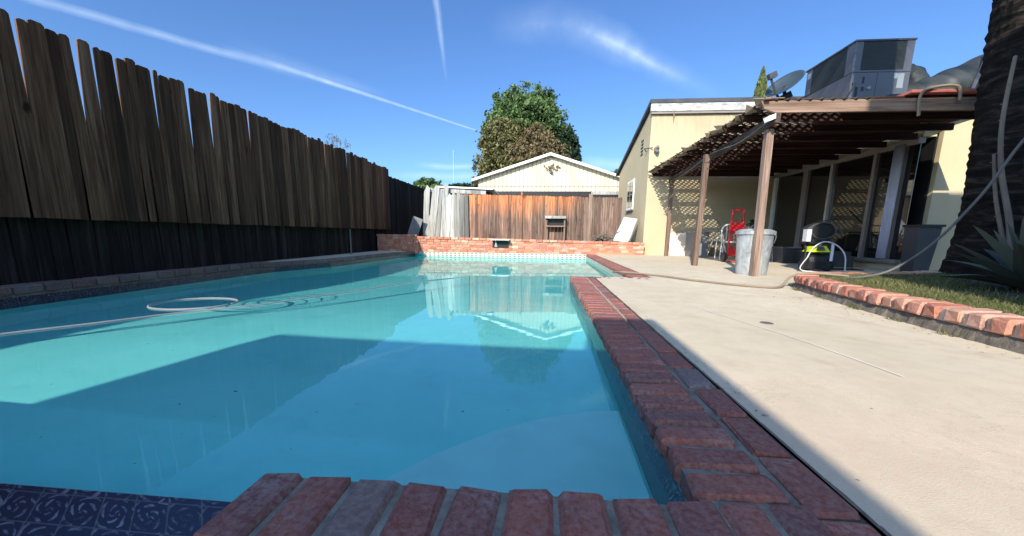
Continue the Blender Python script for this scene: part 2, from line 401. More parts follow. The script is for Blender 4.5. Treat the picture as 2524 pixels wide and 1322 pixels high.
def palmbark():
    m = Mat('palm_bark', .95, .1); n = m.noise(2.4, 5, .7, (1, 1, 4.5), .8); f = m.noise(24, 5, .7, (1, 1, 5), .5)
    m.col(m.ramp(n, [(.3, (.006, .005, .005)), (.5, (.020, .016, .014)), (.68, (.075, .056, .044))])).bump(n, .04).bump(f, .02); return m.m
M['palmbark'] = palmbark()
M['twig'] = paint('dead_stalk', (.16, .13, .10), .9, .3)

# ---------------------------------------------------------------- pool
WZ = -.13
OUT = [(.35, .775), (.35, 5.15), (1.2, 5.15), (1.2, 11.15), (-3.95, 11.15), (-4.12, 10.2), (-4.25, 9), (-4.3, 7.9), (-4.38, 7.2), (-4.6, 6.6), (-4.76, 6.1), (-4.8, 5.5), (-4.8, .775)]
def floor_z(x, y):
    t = min(1, max(0, (y - 2.2) / 6.0)); t = t * t * (3 - 2 * t)
    return WZ - .43 - 1.07 * t
def tri_fill(mb, pts):
    from mathutils.geometry import tessellate_polygon
    f = tessellate_polygon([[Vector(p) for p in pts]]); mb.add(pts, [tuple(t) for t in f])
def plaster():
    m = Mat('pool_plaster', .85, .2); n = m.noise(1.6, 5, .6); f = m.noise(7, 5, .7)
    c = m.mix(m.ramp(n, [(.3, 0.), (.7, 1.)]), (.36, .80, .78), (.44, .88, .85)); c = m.mix(m.ramp(f, [(.28, .35), (.42, 0.)]), c, (.28, .70, .62))
    s1 = m.noise(.9, 6, .7, (1, 1, 1), .8); c = m.mix(m.ramp(s1, [(.5, 0.), (.75, .35)]), c, (.24, .56, .52))
    s2 = m.noise(26, 2, .5); c = m.mix(m.ramp(s2, [(.76, 0.), (.79, .8)]), c, (.05, .11, .10))
    m.col(c); return m.m
M['plaster'] = plaster()
def tile_mat():
    # blue and white scroll-patterned tiles
    m = Mat('blue_scroll_tile', .25, .5)
    x, y, z = m.z()
    cb = n_(m.nt, 'ShaderNodeCombineXYZ')
    m.nt.links.new(m.math('ADD', x, m.math('MULTIPLY', y, 1.0)), cb.inputs[0]); m.nt.links.new(m.math('ADD', z, m.math('MULTIPLY', y, 1.0)), cb.inputs[1])
    g = m.math
    u = g('MULTIPLY', g('ADD', x, y), 1 / .09); w = g('ADD', g('MULTIPLY', z, 1 / .09), g('MULTIPLY', y, 1 / .09))
    fu = g('FRACT', u); fw = g('FRACT', w)
    line = g('MAXIMUM', g('LESS_THAN', fu, .045), g('LESS_THAN', fw, .045))
    du = g('SUBTRACT', fu, .5); dw = g('SUBTRACT', fw, .5)
    r = g('SQRT', g('ADD', g('MULTIPLY', du, du), g('MULTIPLY', dw, dw))); a = g('ARCTAN2', dw, du)
    nz = m.noise(16, 3, .5)
    s1 = g('SINE', g('ADD', g('ADD', g('MULTIPLY', r, 27), g('MULTIPLY', a, 2)), g('ADD', g('MULTIPLY', nz, 12), g('MULTIPLY', m.noise(3.5, 2, .5), 14))))
    s2 = g('SINE', g('ADD', g('MULTIPLY', a, 5), g('MULTIPLY', r, 14)))
    k = g('GREATER_THAN', g('ADD', s1, g('MULTIPLY', s2, .45)), .72)
    k = g('MULTIPLY', k, m.ramp(m.noise(21, 4, .7), [(.42, .1), (.56, 1.)])); c = m.mix(k, (.012, .012, .035), (.19, .185, .21))
    c = m.mix(m.ramp(m.noise(5, 3), [(.45, 0.), (.7, .5)]), c, (.03, .03, .05))
    c = m.mix(g('MULTIPLY', line, .6), c, (.11, .115, .125)); m.col(c); m.bump(g('SUBTRACT', 1, line), .002); return m.m
M['tile'] = tile_mat()
def mosaic():
    m = Mat('pale_mosaic_tile', .3, .5); g = m.math; x, y, z = m.z()
    t = g('FRACT', g('MULTIPLY', g('ADD', x, y), 1 / .13)); w = g('FRACT', g('MULTIPLY', z, 1 / .065))
    inx = g('MULTIPLY', g('GREATER_THAN', t, .32), g('LESS_THAN', t, .78)); inz = g('MULTIPLY', g('GREATER_THAN', w, .25), g('LESS_THAN', w, .72))
    k = g('MULTIPLY', inx, inz); c = m.mix(k, (.50, .49, .41), (.13, .16, .15)); m.col(c); return m.m
M['mosaic'] = mosaic()

def basin():
    mb = MB()
    # floor, gridded so that it can slope
    xs = np.linspace(-4.9, 1.3, 26); ys = np.linspace(.7, 11.25, 40)
    V = [(x, y, floor_z(x, y)) for y in ys for x in xs]; nx = len(xs)
    mb.add(V, [(j * nx + i, j * nx + i + 1, (j + 1) * nx + i + 1, (j + 1) * nx + i) for j in range(len(ys) - 1) for i in range(nx - 1)])
    n = len(OUT)
    for i in range(n):
        a, b = OUT[i], OUT[(i + 1) % n]; k = max(1, int(math.dist(a, b) / .5))
        for j in range(k):
            p = [a[q] + (b[q] - a[q]) * j / k for q in (0, 1)]; r = [a[q] + (b[q] - a[q]) * (j + 1) / k for q in (0, 1)]
            zt = -.003 if i == 3 else -.121 if i == n - 1 and .5 * (p[0] + r[0]) < -.66 else -.06; mb.add([(*p, -2.4), (*r, -2.4), (*r, zt), (*p, zt)], [(0, 1, 2, 3)])
    o = mb.build('pool_basin', M['plaster'], fix=False); tag(o, kind='structure'); o.cycles.is_caustics_receiver = True
    st = MB(); pts = []
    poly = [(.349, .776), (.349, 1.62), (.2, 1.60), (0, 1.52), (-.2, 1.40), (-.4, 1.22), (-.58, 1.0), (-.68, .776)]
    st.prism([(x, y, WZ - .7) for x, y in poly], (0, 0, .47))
    so_ = st.build('pool_step', paint('shallow_pale_plaster', (.66, .90, .87), .85, .08).m, o); so_.cycles.is_caustics_receiver = True  # paleness of shallow water painted into the step's plaster
    # waterline tiles, 6 mm proud of the wall
    tl = MB(); mo = MB(); n = len(OUT)
    for i in range(n):
        a, b = Vector(OUT[i]), Vector(OUT[(i + 1) % n]); d = (b - a).normalized(); nin = Vector((-d.y, d.x)) * .006
        tgt = mo if (i == 3 or i == 2 or i == 1) else tl
        a2 = a + nin; b2 = b + nin
        if i == n - 1: a2 = Vector((-.66, .781))
        zt = -.001 if i == 3 else -.058; tgt.add([(*a2, -.36 if tgt is mo else -.30), (*b2, -.36 if tgt is mo else -.30), (*b2, zt), (*a2, zt)], [(0, 1, 2, 3)])
    for q in (tl.build('scroll_tiles', M['tile'], o, fix=False), mo.build('mosaic_tiles', M['mosaic'], o, fix=False)): q.cycles.is_caustics_receiver = True
    # water body: reaches a little into the shell on every side
    w = MB(); w2 = [(p[0], p[1]) for p in OUT]
    cx, cyy = -1.8, 5.5
    ex = []
    for i, p in enumerate(w2):
        a = Vector(w2[i - 1]); b = Vector(w2[i]); c = Vector(w2[(i + 1) % len(w2)])
        d1 = (b - a).normalized(); d2 = (c - b).normalized(); nn = (Vector((d1.y, -d1.x)) + Vector((d2.y, -d2.x))); nn = nn / max(.3, nn.length_squared / 2) / 1.0
        ex.append(b + nn * .02)
    top = [(p.x, p.y, WZ) for p in ex]; bot = [(p.x, p.y, -2.5) for p in ex]
    from mathutils.geometry import tessellate_polygon
    f = [tuple(t) for t in tessellate_polygon([[Vector(p) for p in top]])]
    m_ = len(top); fb = [tuple(q + m_ for q in t)[::-1] for t in f]
    w.add(top, f)
    wm = bpy.data.materials.new('pool_water'); wm.use_nodes = True; nt = wm.node_tree; nt.nodes.clear()
    out = n_(nt, 'ShaderNodeOutputMaterial')
    g = n_(nt, 'ShaderNodeBsdfGlass'); g.inputs['IOR'].default_value = 1.33; g.inputs['Roughness'].default_value = 0; g.inputs['Color'].default_value = (.72, 1, 1, 1)
    tc = n_(nt, 'ShaderNodeTexCoord'); mp = n_(nt, 'ShaderNodeMapping'); nt.links.new(tc.outputs['Object'], mp.inputs[0]); mp.inputs['Scale'].default_value = (1, 1.6, 1)
    nz = n_(nt, 'ShaderNodeTexNoise'); nz.inputs['Scale'].default_value = 3.2; nz.inputs['Detail'].default_value = 3; nt.links.new(mp.outputs[0], nz.inputs['Vector'])
    bp = n_(nt, 'ShaderNodeBump'); bp.inputs['Distance'].default_value = .0005; bp.inputs['Strength'].default_value = 1; nt.links.new(nz.outputs[0], bp.inputs['Height']); nt.links.new(bp.outputs[0], g.inputs['Normal'])
    nt.links.new(g.outputs[0], out.inputs[0])
    wo = w.build('water', wm, smooth=True, fix=False); tag(wo, kind='structure'); wo.cycles.is_caustics_caster = True
basin()

# deck and ground, with the pool left open
def deck():
    d = MB(); z = 0
    def q(x0, x1, y0, y1, z=0.): d.add([(x0, y0, z), (x1, y0, z), (x1, y1, z), (x0, y1, z)], [(0, 1, 2, 3)])
    q(.668, 12, -6, 5.15); q(1.45, 12, 5.15, 5.4); q(1.45, 12, 5.4, 11.6)
    q(-7.5, .60, -6, .30); q(-7.5, -5.05, .3, .74)
    q(-7.5, -5.05, .74, 6.2)
    left = [(-4.78, 6.2), (-4.6, 6.7), (-4.45, 7.2), (-4.38, 7.9), (-4.33, 9), (-4.2, 10.2), (-4.03, 11.15)]
    for a, b in zip(left[:-1], left[1:]): d.add([(-7.5, a[1], 0), (a[0], a[1], 0), (b[0], b[1], 0), (-7.5, b[1], 0)], [(0, 1, 2, 3)])
    o = d.build('deck', M['deck']); tag(o, kind='structure')
    l = MB(); pts = [(1.21, 3.0), (1.34, 2.47), (1.42, 2.07), (1.45, 1.81), (1.47, 1.58)]
    for p, q in zip(pts[:-1], pts[1:]): l.add([(p[0], p[1], .003), (p[0] + .012, p[1], .003), (q[0] + .012, q[1], .003), (q[0], q[1], .003)], [(0, 1, 2, 3)])
    l.build('patched_crack', M['board'], o, fix=False)
    c = MB(); y = .3
    while y < 5.0:
        y2 = y + rng.uniform(.05, .12); c.add([(.662, y, .002), (.6685 + rng.uniform(0, .005), y, .002), (.6685 + rng.uniform(0, .005), y2, .002), (.662, y2, .002)], [(0, 1, 2, 3)]); y = y2
    c.build('joint_crack', M['curb'], o)
    dr = MB(); dr.lathe([(0, .0035), (.035, .0035), (.04, .001)], 20, (1.47, 2.53, 0)); tag(dr.build('drain_cap', M['hose']), 'small round drain cap set in the deck', 'drain')
    g = MB(); z = -.012
    B = 600
    for x0, x1, y0, y1 in ((-B, B, -B, -5.9), (-B, -7.4, -5.9, 11.5), (11.9, B, -5.9, 11.5), (-B, B, 11.5, B)):
        g.add([(x0, y0, z), (x1, y0, z), (x1, y1, z), (x0, y1, z)], [(0, 1, 2, 3)])
    tag(g.build('ground', M['soil']), kind='structure')
deck()
# ---------------------------------------------------------------- coping
def coping():
    t = thing('pool_coping', (.5, 3, 0), 'worn red brick coping with grey joints around the near and right pool edge', 'coping')
    I = Matrix.Identity(3); b = MB(); mo = MB()
    # near run: headers pointing away from the camera
    x = -.655
    n = 0
    while x < .30:
        w = .102 + rng.uniform(-.003, .003); L = .205 + rng.uniform(-.006, .006)
        b.brick((x + w / 2, .752 - L / 2 + rng.uniform(-.006, .006), -.033), (w, L, .066), Matrix.Rotation(rng.uniform(-.03, .03), 3, 'Z'), .011, .0025)
        x += w + .0145; n += 1
    x = -.655
    while x < 1.2:                                     # second course behind, along x
        b.brick((x + .1, .475, -.034), (.2, .095, .066), Matrix.Rotation(rng.uniform(-.02, .02), 3, 'Z'), .009, .003); x += .218
    # right run: headers across, then stretchers
    y = .765
    while y < 5.06:
        w = .094 + rng.uniform(-.004, .004)
        b.brick((.445 + rng.uniform(-.006, .006), y + w / 2, -.032), (.205, w, .066), Matrix.Rotation(rng.uniform(-.025, .025), 3, 'Z'), .013, .0035); y += w + .013
    y = .30
    while y < 5.0:
        b.brick((.612 + rng.uniform(-.004, .004), y + .1, -.032), (.098, .2, .066), Matrix.Rotation(rng.uniform(-.02, .02), 3, 'Z'), .008, .003); y += .216
    # corner filler bricks
    b.brick((.432, .655, -.034), (.092, .20, .066), I, .012, .003)
    b.brick((.531, .668, -.034), (.085, .2, .066), I, .012, .003)
    # alcove: near edge, right edge
    x = .56
    while x < 1.45: b.brick((x + .05, 5.05, -.033), (.094, .2, .066), I, .008, .003); x += .108
    y = 5.16
    while y < 11.05: b.brick((1.29, y + .05, -.033), (.2, .094, .066), I, .008, .003); y += .108
    y = 5.2
    while y < 11.0: b.brick((1.445, y + .1, -.036), (.09, .2, .066), I, .008, .003); y += .212
    b.build('bricks', M['coping'], t)
    mo.bb(-.655, .352, .30, .742, -.08, -.013); mo.bb(.352, .670, .30, 5.08, -.08, -.0125)
    mo.bb(.45, 1.44, 4.97, 5.155, -.08, -.0126); mo.bb(1.205, 1.497, 5.155, 11.1, -.08, -.0127)
    mo.build('mortar_bed', M['mortar'], t)
    wl = MB(); wl.bb(.5515, .5595, 2.5, 5.0, -.02, .0015); wl.build('pale_mortar_joint', M['mortar_light'], t)
    t = thing('pool_coping', (-4.9, 5, 0), 'shaded brick coping along the far left pool side below the fence', 'coping'); b = MB(); mo = MB()
    # left run
    def lz(y): return .035
    y = .78
    while y < 5.9: b.brick((-4.90, y + .1, lz(y) - .034), (.2, .2, .08), Matrix.Rotation(rng.uniform(-.02, .02), 3, 'Z'), .009, .004); y += .212
    L = [Vector(p) for p in ((-4.8, 5.9), (-4.74, 6.2), (-4.58, 6.65), (-4.40, 7.15), (-4.31, 7.85), (-4.26, 9), (-4.13, 10.2), (-3.97, 11.1))]
    for p, q in zip(L[:-1], L[1:]):
        k = max(1, int((q - p).length / .21)); d = (q - p).normalized(); nn = Vector((-d.y, d.x)); a = math.atan2(d.y, d.x)
        for i in range(k):
            c = p + (q - p) * ((i + .5) / k) + nn * .09
            b.brick((c.x, c.y, -.02), ((q - p).length / k - .012, .2, .07), Matrix.Rotation(a, 3, 'Z'), .008, .003)
    b.build('bricks', M['shaded_coping'], t)
    mo.bb(-5.1, -4.82, .78, 5.95, -.08, .018)
    for p, q in zip(L[:-1], L[1:]):
        d = (q - p).normalized(); nn = Vector((-d.y, d.x))
        mo.prism([(p.x + nn.x * .006, p.y, -.07), (q.x + nn.x * .006, q.y, -.07), (q.x + nn.x * .22, q.y, -.07), (p.x + nn.x * .22, p.y, -.07)], (0, 0, .066))
    mo.build('mortar_bed', M['mortar'], t)
    # tiled ledge left of the near bricks
    e = MB(); e.bb(-5.1, -.665, .31, .770, -.5, -.118)
    tag(e.build('tiled_ledge', M['tile']), 'low ledge of dark blue and white scroll tiles at waterline beside the near bricks', 'ledge')
coping()

# ---------------------------------------------------------------- left fence
def fence_left():
    t = thing('board_fence', (-5.2, 7, 0), 'tall dark double-layer board fence with splayed boards along the pool', 'fence')
    up = MB(); lo = MB(); ra = MB()
    gaps = [(-4.1, .05), (-3.2, .04), (-2.5, .055), (-1.7, .04), (-.9, .05), (-.2, .045), (.5, .05), (1.2, .04), (1.9, .05), (2.62, .05), (3.02, .035), (3.47, .045), (3.93, .06), (4.09, .035), (4.31, .035), (4.74, .045), (5.2, .05), (5.55, .055), (5.75, .02), (6.3, .045), (6.9, .02), (7.1, .02), (7.9, .03), (8.5, .045), (8.9, .03), (9.45, .015), (9.8, .02)]
    # boundaries between boards
    ys = [-8.]
    while ys[-1] < 11.9: ys.append(ys[-1] + rng.uniform(.105, .14))
    for g, w in gaps:
        i = min(range(len(ys)), key=lambda k: abs(ys[k] - g)); ys[i] = g
    gd = {g: w for g, w in gaps}
    def half(y): return gd.get(y, rng.choice([0, 0, 0, .004, .008]))
    hs = [half(y) for y in ys]
    for i in range(len(ys) - 1):
        a, b = ys[i], ys[i + 1]
        if b - a < .05: continue
        ta, tb = a + hs[i] * .55, b - hs[i + 1] * .55
        z1 = 2.6 + rng.uniform(-.035, .03); z0 = .667 + rng.uniform(-.006, .006); x = -5.115 - rng.choice([0, .006, .012]) ; th = -.018
        e = .022; lean = rng.uniform(-.006, .006)
        a0, b0 = a - .012, b + .012
        # below the gap foot the boards overlap
        poly = [(x, a0, z0), (x, b0, z0), (x, b - hs[i + 1] * .1 + .002, 1.72), (x, tb + lean, z1 - e), (x, tb - e + lean, z1), (x, ta + e + lean, z1 - rng.uniform(0, .008)), (x, ta + lean, z1 - e), (x, a + hs[i] * .1 - .002, 1.72)]
        up.prism(poly, (th, 0, 0))
    o = up.build('upper_boards', M['fence'], t)
    y = -8.
    while y < 11.9:
        w = rng.uniform(.12, .15); z1 = 1.76 + rng.uniform(-.03, .03); x = -5.30 + rng.uniform(-.008, .008); sk = rng.uniform(-.03, .03)
        z0 = -.005
        lo.prism([(x, y + .003, z0), (x, y + w - .003, z0), (x, y + w - .003 + sk, z1), (x, y + .003 + sk, z1)], (-.018, 0, 0)); y += w
    lo.bb(-5.345, -5.335, -8, 11.9, -.005, 1.5); lo.build('lower_boards', M['fence_low'], t)  # thin backing sheet added behind these boards to block light through their gaps
    for z in (.95, 1.6): ra.bb(-5.285, -5.245, -8, 11.9, z, z + .085)
    for z in (.95, 1.62): ra.bb(-5.24, -5.14, -8, 11.9, z, z + .04)
    ra.build('rails', M['rail'], t)
    for y in (1.4, 3.8, 6.2, 8.6, 11.0):
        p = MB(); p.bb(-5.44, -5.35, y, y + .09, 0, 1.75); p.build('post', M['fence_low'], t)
    # small steel pipe standing by the fence foot
    pp = MB(); pp.tube([(-4.98, 9.15, .0), (-4.98, 9.15, .64)], .02, 8); tag(pp.build('steel_pipe', M['hose']), 'thin pale pipe standing at the foot of the dark fence', 'pipe')
    # the lower fence going on behind
    t2 = thing('board_fence', (-5.3, 16, 0), 'lower dark board fence beyond the end of the tall fence', 'fence')
    b = MB(); y = 11.9
    while y < 17.5:
        w = rng.uniform(.13, .15); z1 = 2.42 - (y - 12) * .012 + rng.uniform(-.02, .02); x = -5.28 + (y - 11.9) * .06
        b.prism([(x, y, 0), (x, y + w - .006, 0), (x, y + w - .006, z1 - .03), (x, y + w - .036, z1), (x, y + .03, z1), (x, y, z1 - .03)], (-.02, 0, 0)); y += w
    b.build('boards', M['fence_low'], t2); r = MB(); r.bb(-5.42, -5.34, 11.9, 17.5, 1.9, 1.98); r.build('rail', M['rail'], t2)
fence_left()

# ---------------------------------------------------------------- raised brick wall at the far end
def brick_wall(t, x0, x1, y, z0, z1, mat, rows, name='bricks', dep=.1, top=None):
    b = MB(); I = Matrix.Identity(3); h = (z1 - z0) / rows
    for k in range(rows):
        x = x0 - rng.uniform(0, .18)
        zt = z0 + (k + .5) * h
        while x < x1:
            w = .2 + rng.uniform(-.01, .02); xa, xb = max(x, x0), min(x + w, x1)
            if xb - xa > .03:
                tz = (top(xa) if top else 0)
                b.brick(((xa + xb) / 2, y + rng.uniform(-.006, .006) + (-.025 if k == rows - 1 else 0), zt + tz * (k + .5) / rows), (xb - xa - .006, dep, h - .007), I, .006, .003)
            x += w + .008
    return b.build(name, mat, t)
def far_wall():
    t = thing('brick_wall', (-1, 11.2, 0), 'low sunlit orange brick retaining wall behind the far pool edge', 'wall')
    sl_ = lambda x: -.016 * (x + 4)
    brick_wall(t, -3.95, 2.85, 11.2, .0, .47, M['wall_brick'], 6, top=sl_)
    c = MB(); c.prism([(-3.94, 11.17, -.0), (2.84, 11.17, -.0), (2.84, 11.17, .35), (-3.94, 11.17, .455)], (0, .13, 0)); c.build('mortar', M['mortar_light'], t)
    t2 = thing('brick_wall', (-4.6, 11.4, 0), 'shaded end of the brick retaining wall in the left fence corner', 'wall')
    brick_wall(t2, -5.25, -3.97, 11.28, 0, .52, M['wall_brick'], 7)
    c = MB(); c.bb(-5.24, -3.98, 11.26, 11.42, 0, .5); c.build('mortar', M['mortar'], t2)
    s = MB(); s.prism([(-5.2, 11.45, .36), (2.85, 11.32, .34), (2.85, 19, .3), (-5.2, 19, .3)], (0, 0, .03)); tag(s.build('planter_soil', M['soil']), kind='structure')
    # scupper
    t3 = thing('waterfall_spout', (-1.35, 11.1, .2), 'small pale spout with dark recess projecting from the brick wall', 'spout')
    a = MB(); a.bb(-1.62, -1.08, 10.9, 11.14, .385, .41); a.build('lip', M['white'], t3)
    a = MB(); a.bb(-1.60, -1.12, 11.115, 11.13, .17, .38); a.build('opening', M['black'], t3)
    a = MB(); a.prism([(-1.56, 11.11, .18), (-1.46, 11.11, .18), (-1.50, 10.98, .385), (-1.52, 11.11, .385)], (.02, 0, 0)); a.build('bracket', M['sheet'], t3)
    # corner post with teal skimmer cap
    t4 = thing('skimmer_pillar', (-3.93, 11.1, 0), 'narrow brick pillar with a teal cap at the far left pool corner', 'pillar')
    a = MB(); 
    for k in range(6): a.brick((-3.93, 11.07, -.02 + k * .066), (.1, .1, .058), Matrix.Identity(3), .005, .003)
    a.build('pillar', M['wall_brick'], t4)
    tm = paint('teal_plastic', (.0, .22, .24), .3).m
    a = MB(); a.lathe([(.0, 0), (.10, .0), (.11, .03), (.11, .09), (.0, .1)], 20, (-3.83, 10.98, -.15)); a.build('cap', tm, t4)
far_wall()

# ---------------------------------------------------------------- plank fences behind the wall
def fence_back():
    t = thing('plank_fence', (0, 12.35, .3), 'sunlit redwood plank fence, orange at the top and grey below', 'fence')
    b = MB(); x = -3.0
    while x < 2.35:
        w = rng.uniform(.085, .125); z1 = 1.84 - .018 * (x + 3) + rng.uniform(-.012, .012); y = 12.3 + rng.choice([0, .012, .02])
        b.prism([(x, y, .3), (x + w - .004, y, .3), (x + w - .004, y, z1 - .02), (x + w - .024, y, z1), (x + .02, y, z1), (x, y, z1 - .02)], (0, .018, 0)); x += w
    b.build('planks', M['redwood'], t)
    p = MB(); p.bb(-.84, -.79, 12.27, 12.295, .3, 1.9); p.build('post', M['redwood'], t)
    p = MB(); p.bb(1.32, 1.44, 12.262, 12.295, .3, 1.85); p.build('post', M['timber'], t)
    r = MB(); r.box((-2.95, 12.36, 1.93), (1.9, .05, .12), Matrix.Rotation(.045, 3, 'Y')); r.build('top_rail', M['grey_wood'], t); r = MB(); r.bb(1.4, 2.25, 12.34, 12.4, 1.84, 1.93); r.build('top_rail', M['grey_wood'], t)
    t2 = thing('plank_fence', (-3.4, 12.3, .3), 'silver-grey leaning weathered planks at left end of the redwood fence', 'fence')
    xs = [(-4.12, -3.93, 2.12, .10), (-3.9, -3.74, 1.3, .02), (-3.95, -3.72, 2.12, .22), (-3.70, -3.55, 2.0, .14), (-3.53, -3.36, 2.18, .16), (-3.36, -3.2, 1.86, .1), (-3.2, -3.02, 1.9, .05), (-3.02, -2.85, 1.92, .03), (-2.86, -2.7, 1.86, .0), (-2.7, -2.55, 1.9, -.02)]
    b = MB()
    for k, (x0, x1, z, lean) in enumerate(xs):
        y = 12.22 - .012 * (k % 3)
        b.prism([(x0, y, .33), (x1, y, .33), (x1 + lean, y, z - .1), ((x0 + x1) / 2 + lean, y, z), (x0 + lean * .9, y, z - .22)], (0, .02, 0))
    b.build('planks', M['grey_wood'], t2)
    s = MB(); s.box((-4.30, 12.0, .72), (.34, .03, .72), Matrix.Rotation(.35, 3, 'Y')); tag(s.build('leaning_board', M['dboard']), 'dark grey board leaning in the shaded corner of the fences', 'board')
    # shelf hanging on the fence
    t3 = thing('wooden_shelf', (.28, 12.1, .4), 'grey wooden potting shelf with dark opening against the plank fence', 'shelf')
    a = MB(); a.bb(-.05, .60, 12.0, 12.24, 1.07, 1.15); a.build('top', M['grey_wood'], t3)
    a = MB(); a.bb(.0, .56, 12.2, 12.23, .86, 1.06); a.build('opening', M['black'], t3)
    a = MB(); a.bb(-.02, .60, 12.05, 12.24, .81, .85); a.build('lower_shelf', M['timber_x'], t3)
    for x in (-.02, .55):
        a = MB(); a.bb(x, x + .045, 12.08, 12.13, .36, 1.07); a.build('leg', M['timber'], t3)
    # sheet leaning on the house corner
    a = MB(); pts = []
    V = []; F = []
    for i in range(9):
        for j in range(7):
            u, w = i / 8, j / 6
            x = 2.03 + .42 * w + .35 * u; z = .40 + .72 * u - .05 * w; y = 11.6 + .35 * u + .06 * math.sin(u * 6 + w * 3) * (1 - u) - .12 * (1 - u) * w
            V.append((x, y, z))
    for i in range(8):
        for j in range(6): F.append((i * 7 + j, i * 7 + j + 1, (i + 1) * 7 + j + 1, (i + 1) * 7 + j))
    a.add(V, F); o = a.build('plastic_tray', M['sheet'], smooth=True); tag(o, 'large white plastic tray leaning against the yellow house corner', 'tray')
    md = o.modifiers.new('s', 'SOLIDIFY'); md.thickness = .02
    a = MB()
    for k in range(46):
        c = Vector((1.72 + rng.gauss(0, .16), 11.75 + rng.gauss(0, .12), .40 + abs(rng.gauss(0, .07)))); d = Vector((rng.gauss(0, 1), rng.gauss(0, .7), rng.gauss(0, .35))).normalized() * rng.uniform(.12, .3)
        a.tube([c - d, c + Vector((0, 0, rng.uniform(-.02, .03))), c + d], rng.uniform(.005, .014), 5)
    tag(a.build('branch_pile', M['twig']), 'small heap of cut dry branches on the wall beside the tray', 'branches')
fence_back()

# ---------------------------------------------------------------- gable garage beyond the fence
def garage():
    t = thing('garage', (0, 17, 0), 'cream garage with white-edged gable behind the redwood fence', 'building')
    w = MB(); y = 17.0
    L, Rr, E, P, ax = -3.1, 3.3, 2.95, 3.92, .1
    def zt(x): return E + (P - E) * (1 - abs(x - ax) / ((ax - L) if x < ax else (Rr - ax)))
    w.prism([(L, y + .02, 0), (Rr, y + .02, 0), (Rr, y + .02, E), (ax, y + .02, P), (L, y + .02, E)], (0, 7, 0)); w.build('wall', paint('siding_groove', (.30, .25, .17), .8).m, t)
    s = MB(); x = L
    while x < Rr - .02:
        x1 = min(x + .172, Rr); s.prism([(x + .004, y, 1.3), (x1 - .004, y, 1.3), (x1 - .004, y, min(zt(x1), zt(x)) if False else zt(x1 - .004)), (x + .004, y, zt(x + .004))], (0, .016, 0)); x += .186
    s.build('siding_boards', M['siding'], t)
    f = MB(); f.bb(L, Rr, 16.985, 16.997, 2.655, 2.668); f.build('seam', M['hose_tan'], t)
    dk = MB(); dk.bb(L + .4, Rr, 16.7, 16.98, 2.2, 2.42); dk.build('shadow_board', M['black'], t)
    r = MB()
    for s_, x1, e in ((-1, L - .25, E - .09), (1, Rr + .25, E - .09)):
        r.prism([(ax, y - .25, P + .02), (x1, y - .25, e), (x1, y - .25, e + .1), (ax, y - .25, P + .13)], (0, 7.4, 0))
    r.build('roof', M['white'], t)
    v = MB(); v.tube([(-.15, 18.2, 3.7), (-.15, 18.2, 4.12)], .07, 12); v.tube([(-.15, 18.2, 4.10), (-.15, 18.2, 4.16)], .1, 12); v.build('roof_vent', M['white'], t)
    l = thing('light_fixture', (.15, 16.95, 3.3), 'dried vine and old lamp fixture on the cream gable', 'lamp')
    a = MB()
    for k in range(26):
        c = Vector((.15 + rng.gauss(0, .15), 16.95, 3.42 + rng.gauss(0, .10))); a.add([c, c + Vector((.08, -.03, .02)), c + Vector((.05, -.02, .07)), c + Vector((-.01, 0, .06))], [(0, 1, 2, 3)])
    a.build('leaves', M['leaf_brown'], l); a = MB(); a.lathe([(.02, 0), (.06, .02), (.045, .12), (.01, .15)], 12, (.15, 16.9, 3.2)); a.build('lamp_shade', M['dgrey'], l)
    # long low shed roof to the left
    t2 = thing('shed_roof', (-3.3, 14, 0), 'flat pale shed roof edge between grey planks and the garage', 'shed')
    a = MB(); a.box((-2.9, 14.1, 2.16), (2.0, 1.6, .05), Matrix.Rotation(.04, 3, 'Y')); a.build('roof', M['white'], t2)
    a = MB(); a.bb(-3.8, -2.1, 14.2, 14.8, .3, 2.08); a.build('wall', M['dboard'], t2)
garage()

